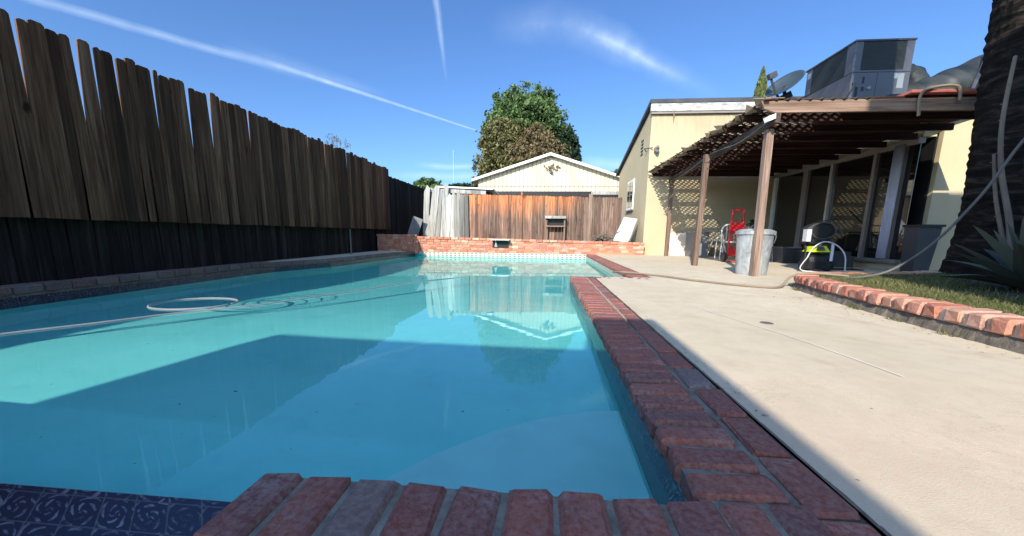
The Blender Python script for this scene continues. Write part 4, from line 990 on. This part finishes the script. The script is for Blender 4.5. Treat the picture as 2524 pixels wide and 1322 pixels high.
# ---------------------------------------------------------------- planting bed with brick edge
def bed():
    t = thing('planting_bed', (4, 4, 0), 'raised bed with curved red brick edging beside the deck', 'planter')
    base = spline([(2.38, .6), (2.39, 2.0), (2.42, 2.45), (2.48, 2.93), (2.55, 3.39), (2.68, 4.03), (2.84, 4.5), (3.15, 4.78), (3.6, 4.92), (4.5, 5.15), (5.6, 5.65), (6.6, 6.1)], 12)
    base = [Vector((p.x, p.y, 0)) for p in [Vector((q[0], q[1], 0)) for q in base]]
    c = MB()
    outer = [p for p in base]; N = len(outer)
    nrm = []
    for i in range(N):
        d = (outer[min(i + 1, N - 1)] - outer[max(i - 1, 0)]).normalized(); nrm.append(Vector((d.y, -d.x, 0)))
    V = []; F = []
    for i, (p, n) in enumerate(zip(outer, nrm)):
        j = rng.uniform(-.008, .012)
        V += [p + n * (j - .015) + Vector((0, 0, -.02)), p + n * .03 + Vector((0, 0, .066)), p + n * .24 + Vector((0, 0, .066))]
    for i in range(N - 1): F += [(3 * i, 3 * i + 3, 3 * i + 4, 3 * i + 1), (3 * i + 1, 3 * i + 4, 3 * i + 5, 3 * i + 2)]
    c.add(V, F); c.build('curb', M['curb'], t)
    b = MB(); acc = 0; last = outer[0]; 
    for i in range(1, N):
        seg = (outer[i] - outer[i - 1]).length; acc += seg
        if acc > .112:
            acc = 0; d = (outer[i] - outer[i - 1]).normalized(); n = nrm[i]; cc = outer[i] + n * (.105 + rng.uniform(-.008, .008)) + Vector((0, 0, .110 + rng.uniform(-.004, .004)))
            b.brick(cc, (.2, .10, .085), Matrix.Rotation(math.atan2(n.y, n.x) + rng.uniform(-.05, .05), 3, 'Z'), .012, .005)
    o = b.build('edging_bricks', M['bed_brick'], t)
    m_ = MB(); V = []; F = []
    for i, (p, n) in enumerate(zip(outer, nrm)): V += [p + n * .025 + Vector((0, 0, .067)), p + n * .025 + Vector((0, 0, .138)), p + n * .2 + Vector((0, 0, .14)), p + n * .2 + Vector((0, 0, .067))]
    for i in range(N - 1): F += [(4 * i + k, 4 * i + 4 + k, 4 * i + 5 + k, 4 * i + 1 + k) for k in range(3)]
    m_.add(V, F); m_.build('mortar', M['mortar_light'], t)
    s = MB(); pts = [(p.x + n.x * .2, p.y + n.y * .2, .12) for p, n in zip(outer, nrm)] + [(7.2, 6.3, .12), (7.2, .6, .12)]
    tri_fill(s, pts); s.build('soil', M['soil'], t)
    # grass and weeds: dense near the brick edge, thinner inside
    n = 34000; V = np.zeros((n * 3, 3)); k = 0
    idx = nrg.integers(0, N - 1, n)
    for i in range(n):
        p = outer[idx[i]] + nrm[idx[i]] * (.21 + abs(nrg.normal(0, .45 if i % 3 else .16)))
        if p.x > 6.9: continue
        h = (.02 + .03 * nrg.random()) ; a = nrg.random() * 6.28; w = .004
        x, y = p.x + nrg.normal(0, .03), p.y + nrg.normal(0, .03)
        V[k * 3] = (x - w * math.cos(a), y - w * math.sin(a), .118); V[k * 3 + 1] = (x + w * math.cos(a), y + w * math.sin(a), .118); V[k * 3 + 2] = (x + nrg.normal(0, .025), y + nrg.normal(0, .025), .118 + h); k += 1
    g = MB(); g.add([tuple(q) for q in V[:k * 3]], [(3 * i, 3 * i + 1, 3 * i + 2) for i in range(k)])
    tag(g.build('grass', M['grass'], fix=False), 'short weedy grass growing behind the brick edging', 'grass', kind='stuff')
    # weeds and gravel at the curb foot
    g = MB()
    for i in range(900):
        q = rng.randrange(4, N - 20); p = outer[q] + nrm[q] * (-.02 + rng.gauss(0, .012)); 
        if (q * 7919) % 11 > 3: continue
        c_ = Vector((p.x, p.y, .0)); d = Vector((rng.gauss(0, .03), rng.gauss(0, .03), rng.uniform(.01, .05))); g.add([c_, c_ + Vector((.006, 0, 0)), c_ + d], [(0, 1, 2)])
    tag(g.build('weeds', M['grass'], fix=False), 'thin dry weeds at the foot of the bed curb', 'weeds', kind='stuff')
bed()

def palm():
    t = thing('palm_tree', (5.15, 4.75, .1), 'thick dark palm trunk rising out of view at the right', 'tree')
    bx, by = 5.47, 4.95; rr = random.Random(3)
    a = MB(); prof = []
    z = .05
    while z < 7.2:
        r_ = .375 + .17 * math.exp(-z * 2.6) - .004 * z; dz = rr.uniform(.05, .13)
        prof += [(r_ + rr.uniform(.002, .010), z), (r_ - .006, z + dz * .5)]; z += dz
    ph = [rr.uniform(0, 6) for _ in range(6)]
    a.lathe(prof, 48, (bx, by, 0), M=Matrix(((1, 0, -.06), (0, 1, 0), (0, 0, 1))), wob=lambda q, z: 1 + .025 * math.sin(3 * q + ph[0] + z) + .02 * math.sin(7 * q + ph[1] - 2 * z) + .012 * math.sin(19 * q + z * 9) + .02 * math.sin(q * 131 + z * 57) * math.sin(z * 91 + q * 7))
    a.build('trunk', M['palmbark'], t)
    f = MB()
    for k in range(34):
        an = k * 2.399; el = rr.uniform(-.5, 1.1); L = rr.uniform(1.6, 2.3); pts = []
        for i in range(9):
            u = i / 8; r_ = L * u * math.cos(el) + .05; pts.append(Vector((bx + r_ * math.cos(an), by + r_ * math.sin(an), 7.2 + L * u * math.sin(el) - 1.1 * u * u)))
        f.tube(pts, [.02 * (1 - i / 10) for i in range(9)], 5)
        for i in range(2, 9):
            for s_ in (-1, 1):
                for w in range(4):
                    p = pts[i] + (pts[i - 1] - pts[i]) * (w / 4); d = Vector((-math.sin(an), math.cos(an), 0)) * s_ * (.45 - .03 * i) + Vector((math.cos(an), math.sin(an), 0)) * .18 + Vector((0, 0, -.15)); f.add([p, p + Vector((0, 0, .03)), p + d], [(0, 1, 2)])
    f.build('crown', M['leaf_green'], t, fix=False)
    # stalks and vines on and beside the trunk
    def stalk(pts, r_, lab, name='dead_stalk'):
        a = MB(); q = spline(pts, 8); n = len(q); a.tube(q, [r_ * (1 - .5 * i / n) for i in range(n)], 8)
        for i in range(0, n, 2):
            d = Vector((rr.gauss(0, 1), rr.gauss(0, 1), .5)).normalized() * .03; a.tube([q[i], q[i] + d], .005, 4)
        tag(a.build(name, M['twig']), lab, 'stalk')
    stalk([(4.2, 3.7, .12), (4.3, 3.91, .68), (4.3, 4.08, 1.22), (4.3, 4.16, 1.68), (4.3, 4.17, 2.25)], .026, 'tallest dry stalk rising from the agave in front of the palm')
    stalk([(4.25, 3.65, .12), (4.32, 3.88, .38), (4.3, 4.06, .91), (4.3, 4.17, 1.38)], .022, 'shorter dry stalk beside the tallest one above the agave')
    stalk([(4.5, 3.6, .12), (4.5, 3.8, .7), (4.38, 3.95, 1.2), (4.36, 4.0, 1.9)], .028, 'dry stalk at the far right edge bending over the agave')
    # agaves
    def agave(x, y, s_, lab, n=30):
        a = MB()
        for k in range(n):
            an = k * 2.399 + rr.uniform(-.2, .2); el = .25 + 1.1 * (k / n) + rr.uniform(-.1, .1); L = s_ * rr.uniform(.8, 1.1); w = .075 * s_ * 1.4
            pr = []
            for i in range(9):
                u = i / 8; ct = Vector((x + L * u * math.cos(el) * math.cos(an), y + L * u * math.cos(el) * math.sin(an), .15 + L * u * math.sin(el) - .25 * L * u * u * (1 - k / n)))
                ww = w * (1 - u) ** .6 * (.7 + .6 * math.sin(min(1, u * 2.5) * 1.57)); sd_ = Vector((-math.sin(an), math.cos(an), 0)); up_ = Vector((-math.sin(el) * math.cos(an), -math.sin(el) * math.sin(an), math.cos(el)))
                pr += [ct - sd_ * ww + up_ * ww * .35, ct - up_ * ww * .3, ct + sd_ * ww + up_ * ww * .35, ct + up_ * ww * .05]
            o = len(a.v); a.v += [tuple(p) for p in pr]
            for i in range(8):
                for j in range(4): a.f.append((o + 4 * i + j, o + 4 * i + (j + 1) % 4, o + 4 * i + 4 + (j + 1) % 4, o + 4 * i + 4 + j))
        tag(a.build('agave', M['agave'], smooth=False), lab, 'plant', 'agaves in the raised bed')
    agave(4.14, 3.52, .72, 'large spiky agave at the right edge before the palm')
    agave(3.72, 2.75, .34, 'smaller low agave nearest the camera in the bed', 24)
palm()

def hoses():
    a = MB(); a.tube(spline([(.98, 5.5, .03), (1.18, 5.6, .025), (1.57, 5.32, .016), (1.84, 4.87, .016), (2.16, 4.5, .016), (2.45, 4.30, .016), (2.62, 4.33, .03), (2.74, 4.38, .13), (2.95, 4.38, .172), (3.2, 4.2, .165)], 10), .013, 8)
    tag(a.build('garden_hose', M['hose_tan']), 'tan garden hose lying across the deck to the brick edging', 'hose')
    a = MB(); a.tube(spline([(3.05, 4.05, .16), (3.3, 4.15, .165), (3.55, 4.13, .25), (3.75, 3.99, .52), (3.9, 3.81, .96), (4.0, 3.68, 1.4), (4.1, 3.5, 1.75), (4.5, 3.2, 1.9), (4.95, 3.0, 1.3), (5.1, 2.95, .14)], 10), .012, 8)
    tag(a.build('garden_hose', M['hose']), 'grey hose rising diagonally from the bed to the right', 'hose')
hoses()

# pool hose floating, with a loop
def pool_hose():
    a = MB(); z = WZ + .004
    def W(x, y): return (x, y, z)
    line = spline([W(-2.9, 1.75), W(-3.3, 2.5), W(-3.05, 3.3), W(-2.7, 4.1), W(-2.3, 5.0), W(-1.6, 6.4), W(-.9, 7.3), W(-.4, 7.7)], 10)
    loop = [W(-3.28 + .62 * math.cos(q), 3.62 + .5 * math.sin(q) * 1.0) for q in np.linspace(0, 2 * math.pi, 40)]
    a.tube(POOL_LINE, .0085, 8); a.tube(POOL_LOOP, .010, 8)
    o = a.build('pool_hose', M['hose_pool'], smooth=True); tag(o, 'pale vacuum hose floating on the water with one round loop', 'hose')
def wpt(x, y, z):
    d = pixdir(x, y); t = (z - .56) / d.z; return (d.x * t, d.y * t, z)
POOL_LINE = spline([(-4.2, 1.0, WZ + .003), (-3.8, 1.55, WZ + .003), (-3.55, 2.03, WZ + .003), (-3.33, 2.35, WZ + .003), (-3.05, 2.8, WZ + .003), (-2.69, 3.22, WZ + .003), (-2.3, 4.03, WZ + .003), (-1.91, 4.9, WZ + .003), (-1.51, 5.54, WZ + .003), (-1.1, 6.0, WZ - .02), (-.6, 6.5, WZ - .10)], 10)
POOL_LOOP = [(-3.32 + .36 * math.cos(q), 3.18 + .29 * math.sin(q), WZ + .003) for q in np.linspace(0, 2 * math.pi, 44)]
pool_hose()
def debris():
    g = MB(); q = random.Random(4)
    def leaf(x, y, z, s_):
        a = q.uniform(0, 6.28); u = Vector((math.cos(a), math.sin(a), q.uniform(-.1, .25))) * s_; w = Vector((-math.sin(a), math.cos(a), q.uniform(-.2, .2))) * s_ * .4; c = Vector((x, y, z + s_ * .28)); g.add([c - u, c + w, c + u, c - w], [(0, 1, 2, 3)])
    for k in range(150):
        t_ = q.random(); y = 1.9 + 2.6 * t_; leaf(2.36 + .04 * math.sin(y * 3) + .12 * t_ - abs(q.gauss(0, .10)), y, .001, q.uniform(.004, .011))
    for k in range(50): leaf(q.uniform(.75, 3.4), q.uniform(1.0, 9.5), .001, q.uniform(.006, .013))
    for k in range(70): leaf(.69 + abs(q.gauss(0, .02)), q.uniform(.6, 5), .001, q.uniform(.004, .009))
    for k in range(60): leaf(q.uniform(-5.0, -4.4), q.uniform(6.5, 10.5), .001, q.uniform(.006, .016))
    tag(g.build('leaf_litter', M['leaf_brown'], fix=False), 'scattered dry leaf bits on the deck along the bed and the coping', 'leaves', kind='stuff')
    g = MB()
    for k in range(40): leaf(q.uniform(-4.2, .1), q.uniform(1.0, 9), WZ - .001, q.uniform(.004, .011))
    tag(g.build('floating_leaves', M['leaf_brown'], fix=False), 'tiny leaf bits floating on the pool water', 'leaves', kind='stuff')
debris()

# ---------------------------------------------------------------- trees
def leaves(lobes, n, size, seed, flat=.7):
    g = np.random.default_rng(seed); vol = np.array([l[3] * l[4] * l[5] for l in lobes]) ** .72; cnt = (vol / vol.sum() * n).astype(int); C = []
    for l, m in zip(lobes, cnt):
        d = g.normal(size=(m, 3)); d /= np.linalg.norm(d, axis=1)[:, None]
        # cluster centres give clumps, gaps between them
        kc = max(6, m // 55); dc = g.normal(size=(kc, 3)); dc /= np.linalg.norm(dc, axis=1)[:, None]; dc *= (g.random((kc, 1)) ** .45)
        pick = g.integers(0, kc, m); p = dc[pick] + g.normal(size=(m, 3)) * .095
        C.append(p * np.array(l[3:6]) + np.array(l[:3]))
    C = np.concatenate(C); n = len(C)
    a = g.normal(size=(n, 3)); a /= np.linalg.norm(a, axis=1)[:, None]; b = np.cross(a, g.normal(size=(n, 3))); b /= np.linalg.norm(b, axis=1)[:, None]
    s = size * g.uniform(.6, 1.3, (n, 1)); V = np.stack([C - a * s, C + b * s * .5, C + a * s, C - b * s * .5], 1).reshape(-1, 3)
    return V, n
def leaf_obj(name, V, n, mat, parent):
    me = bpy.data.meshes.new(name); me.vertices.add(n * 4); me.vertices.foreach_set('co', V.astype(np.float32).ravel())
    me.loops.add(n * 4); me.loops.foreach_set('vertex_index', np.arange(n * 4, dtype=np.int32)); me.polygons.add(n)
    me.polygons.foreach_set('loop_start', np.arange(n, dtype=np.int32) * 4); me.polygons.foreach_set('loop_total', np.full(n, 4, dtype=np.int32))
    me.materials.append(mat); me.update(); me.validate(); o = bpy.data.objects.new(name, me); COL.objects.link(o)
    if parent: o.parent = parent; o.matrix_parent_inverse = Matrix.Translation(-parent.location)
    return o
def tree(name, base, lobes, n, size, mat, lab, seed, limbs=True, tr=.22):
    t = thing(name, base, lab, 'tree', None); g = random.Random(seed)
    V, m = leaves(lobes, n, size, seed); leaf_obj('crown', V, m, mat, t)
    a = MB(); b = Vector(base); ctr = Vector((sum(l[0] for l in lobes) / len(lobes), sum(l[1] for l in lobes) / len(lobes), sum(l[2] for l in lobes) / len(lobes)))
    mid = b + (ctr - b) * .55; a.tube([b, b + (mid - b) * .5 + Vector((.1, 0, 0)), mid], [tr, tr * .8, tr * .6], 10)
    for l in lobes:
        p = Vector(l[:3]); q = mid + (p - mid) * .5 + Vector((g.uniform(-.2, .2), 0, .2)); a.tube([mid, q, p], [tr * .5, tr * .3, tr * .08], 6)
    a.build('trunk', M['bark'], t)
Yt = 27.
def L_(px, py, rx, rz, dy=0, ry=None, Y=Yt):
    d = pixdir(px, py); t = (Y + dy) / d.y; s = t / 911 * 1.02
    return (d.x * t, Y + dy, .56 + d.z * t, rx * s, (ry or rx) * s, rz * s)
tree('tree', (-1, Yt + 1.5, 0), [L_(1300, 260, 55, 38, 1), L_(1245, 262, 30, 30, 1), L_(1345, 270, 32, 34, 1), L_(1290, 310, 85, 45, 1), L_(1355, 330, 50, 50, 1), L_(1230, 320, 40, 45, 1)], 30000, .13, M['leaf_green'], 'tall broad green tree crown behind the cream gable', 21)
tree('tree', (-3, Yt - 2, 0), [L_(1235, 345, 50, 50, -1), L_(1215, 400, 45, 45, -1), L_(1190, 425, 26, 40, -1.5), L_(1270, 370, 60, 50, -1), L_(1250, 420, 60, 35, -1)], 26000, .12, M['leaf_olive'], 'olive-brown tree left of the garage gable before the green tree', 22)
tree('tree', (0, Yt - 3, 0), [L_(1325, 350, 42, 34, -2), L_(1350, 375, 45, 25, -2), L_(1300, 385, 50, 28, -2)], 14000, .11, M['leaf_brown'], 'drying brown-leaved tree directly above the gable peak', 23)
tree('tree', (1.6, Yt, 0), [L_(1395, 345, 30, 30), L_(1405, 375, 30, 25), L_(1385, 390, 35, 30)], 9000, .13, M['leaf_dark'], 'dark conifer branches at the right side of the tree cluster', 24)
tree('tree', (-9, 25, 0), [L_(1055, 462, 30, 18, Y=25)], 3500, .12, M['leaf_green'], 'small green bush top showing above the far end of dark fence', 25, tr=.1)
tree('tree', (-6, 30, 0), [L_(1150, 466, 45, 10, Y=30)], 2500, .12, M['leaf_dark'], 'low dark treetop left of the garage roof above the shed', 26, tr=.1)
tree('tree', (5.5, 26, 0), [L_(1520, 432, 14, 12, Y=26)], 1500, .12, M['leaf_green'], 'small treetop between the garage roof and the yellow house', 27, tr=.1)
def cypress():
    base = L_(1868, 290, 17, 90, Y=24); t = thing('cypress_tree', (base[0], 24, 0), 'slim pointed cypress standing behind the satellite dish', 'tree')
    g = np.random.default_rng(5); n = 9000; d = pixdir(1868, 168); tt = 24 / d.y; top = .56 + d.z * tt; s = tt / 911
    u = g.random(n) ** .8; z = top - u * 6; r = 19 * s * np.minimum(1, u * 2.2) ** .8 * g.random(n) ** .35; a = g.random(n) * 6.28
    C = np.stack([base[0] + r * np.cos(a), 24 + r * np.sin(a), z], 1); ax = np.stack([.25 * np.cos(a), .25 * np.sin(a), np.ones(n)], 1) + g.normal(size=(n, 3)) * .25; ax /= np.linalg.norm(ax, axis=1)[:, None]
    b = np.cross(ax, g.normal(size=(n, 3))); b /= np.linalg.norm(b, axis=1)[:, None]; sz = .12
    leaf_obj('crown', np.stack([C - ax * sz, C + b * sz * .3, C + ax * sz, C - b * sz * .3], 1).reshape(-1, 3), n, M['leaf_lime'], t)
    a = MB(); a.tube([(base[0], 24, 0), (base[0], 24, top - .5)], [.14, .03], 8); a.build('trunk', M['bark'], t)
cypress()
def bare():
    d = pixdir(832, 400); t = 1 * (-12) / d.x; x, y = -12., d.y * t
    th = thing('bare_tree', (x, y, 0), 'nearly leafless treetop poking above the tall dark fence', 'tree'); a = MB(); g = random.Random(9); tips = []
    zt = .56 + pixdir(830, 320).z / pixdir(830, 320).x * -12
    def br(p, d, L, r, k):
        q = p + d * L; a.tube([p, (p + q) / 2 + Vector((g.gauss(0, .03), g.gauss(0, .03), 0)), q], [r, r * .8, r * .6], 5)
        if k == 0: tips.append(q); return
        for _ in range(3): br(p + (q - p) * g.uniform(.5, 1), (d + Vector((g.gauss(0, .5), g.gauss(0, .5), g.gauss(.15, .3)))).normalized(), L * .65, r * .55, k - 1)
    a.tube([(x, y, 0), (x, y, zt - 1.5)], [.1, .05], 8)
    for _ in range(4): br(Vector((x, y, zt - 1.7)), Vector((g.gauss(0, .35), g.gauss(0, .35), 1)).normalized(), .7, .02, 3)
    a.build('trunk', M['twig'], th)
    V, m = leaves([(p.x, p.y, p.z, .1, .1, .1) for p in tips[::3]], 500, .035, 6); leaf_obj('crown', V, m, M['leaf_olive'], th)
bare()
a = MB(); d = pixdir(1117, 370); k = 60 / d.y; a.tube([(d.x * k, 60, 0), (d.x * k, 60, .56 + d.z * k)], .025, 6); tag(a.build('antenna_mast', M['sheet']), 'very thin distant mast left of the trees against the sky', 'mast')

# ---------------------------------------------------------------- the house behind the camera that shades the near deck
def behind():
    t = thing('house', (-1, -3, 0), 'house behind the viewpoint whose roof shades the near pool corner', 'house')
    h = 2.8; x1 = .735 - .54 * h; y1 = 2.53 - 1.574 * h
    a = MB(); a.bb(-3.6, x1 - .5, -6, -2.6, 0, h - .15); a.build('wall', M['stucco2'], t)
    a = MB(); a.prism([(-3.8, -2.3, h - .149), (-1.35, -2.3, h - .149), (-1.3, y1, h - .149), (x1, y1, h - .149), (x1, -6.2, h - .149), (-4.75, -6.2, h - .149)], (0, 0, .149)); a.build('roof', M['roofing'], t)
behind()
def neighbour():
    t = thing('house', (5, -3, 0), 'tall house block behind the viewpoint shading the planting bed', 'house')
    a = MB(); a.bb(1.85, 11, -6, -1.0, 0, 6.3); a.build('wall', M['stucco2'], t)
    a = MB(); a.bb(1.85, 11.2, -6.2, -1.0, 6.301, 6.5); a.build('roof', M['roofing'], t)
neighbour()
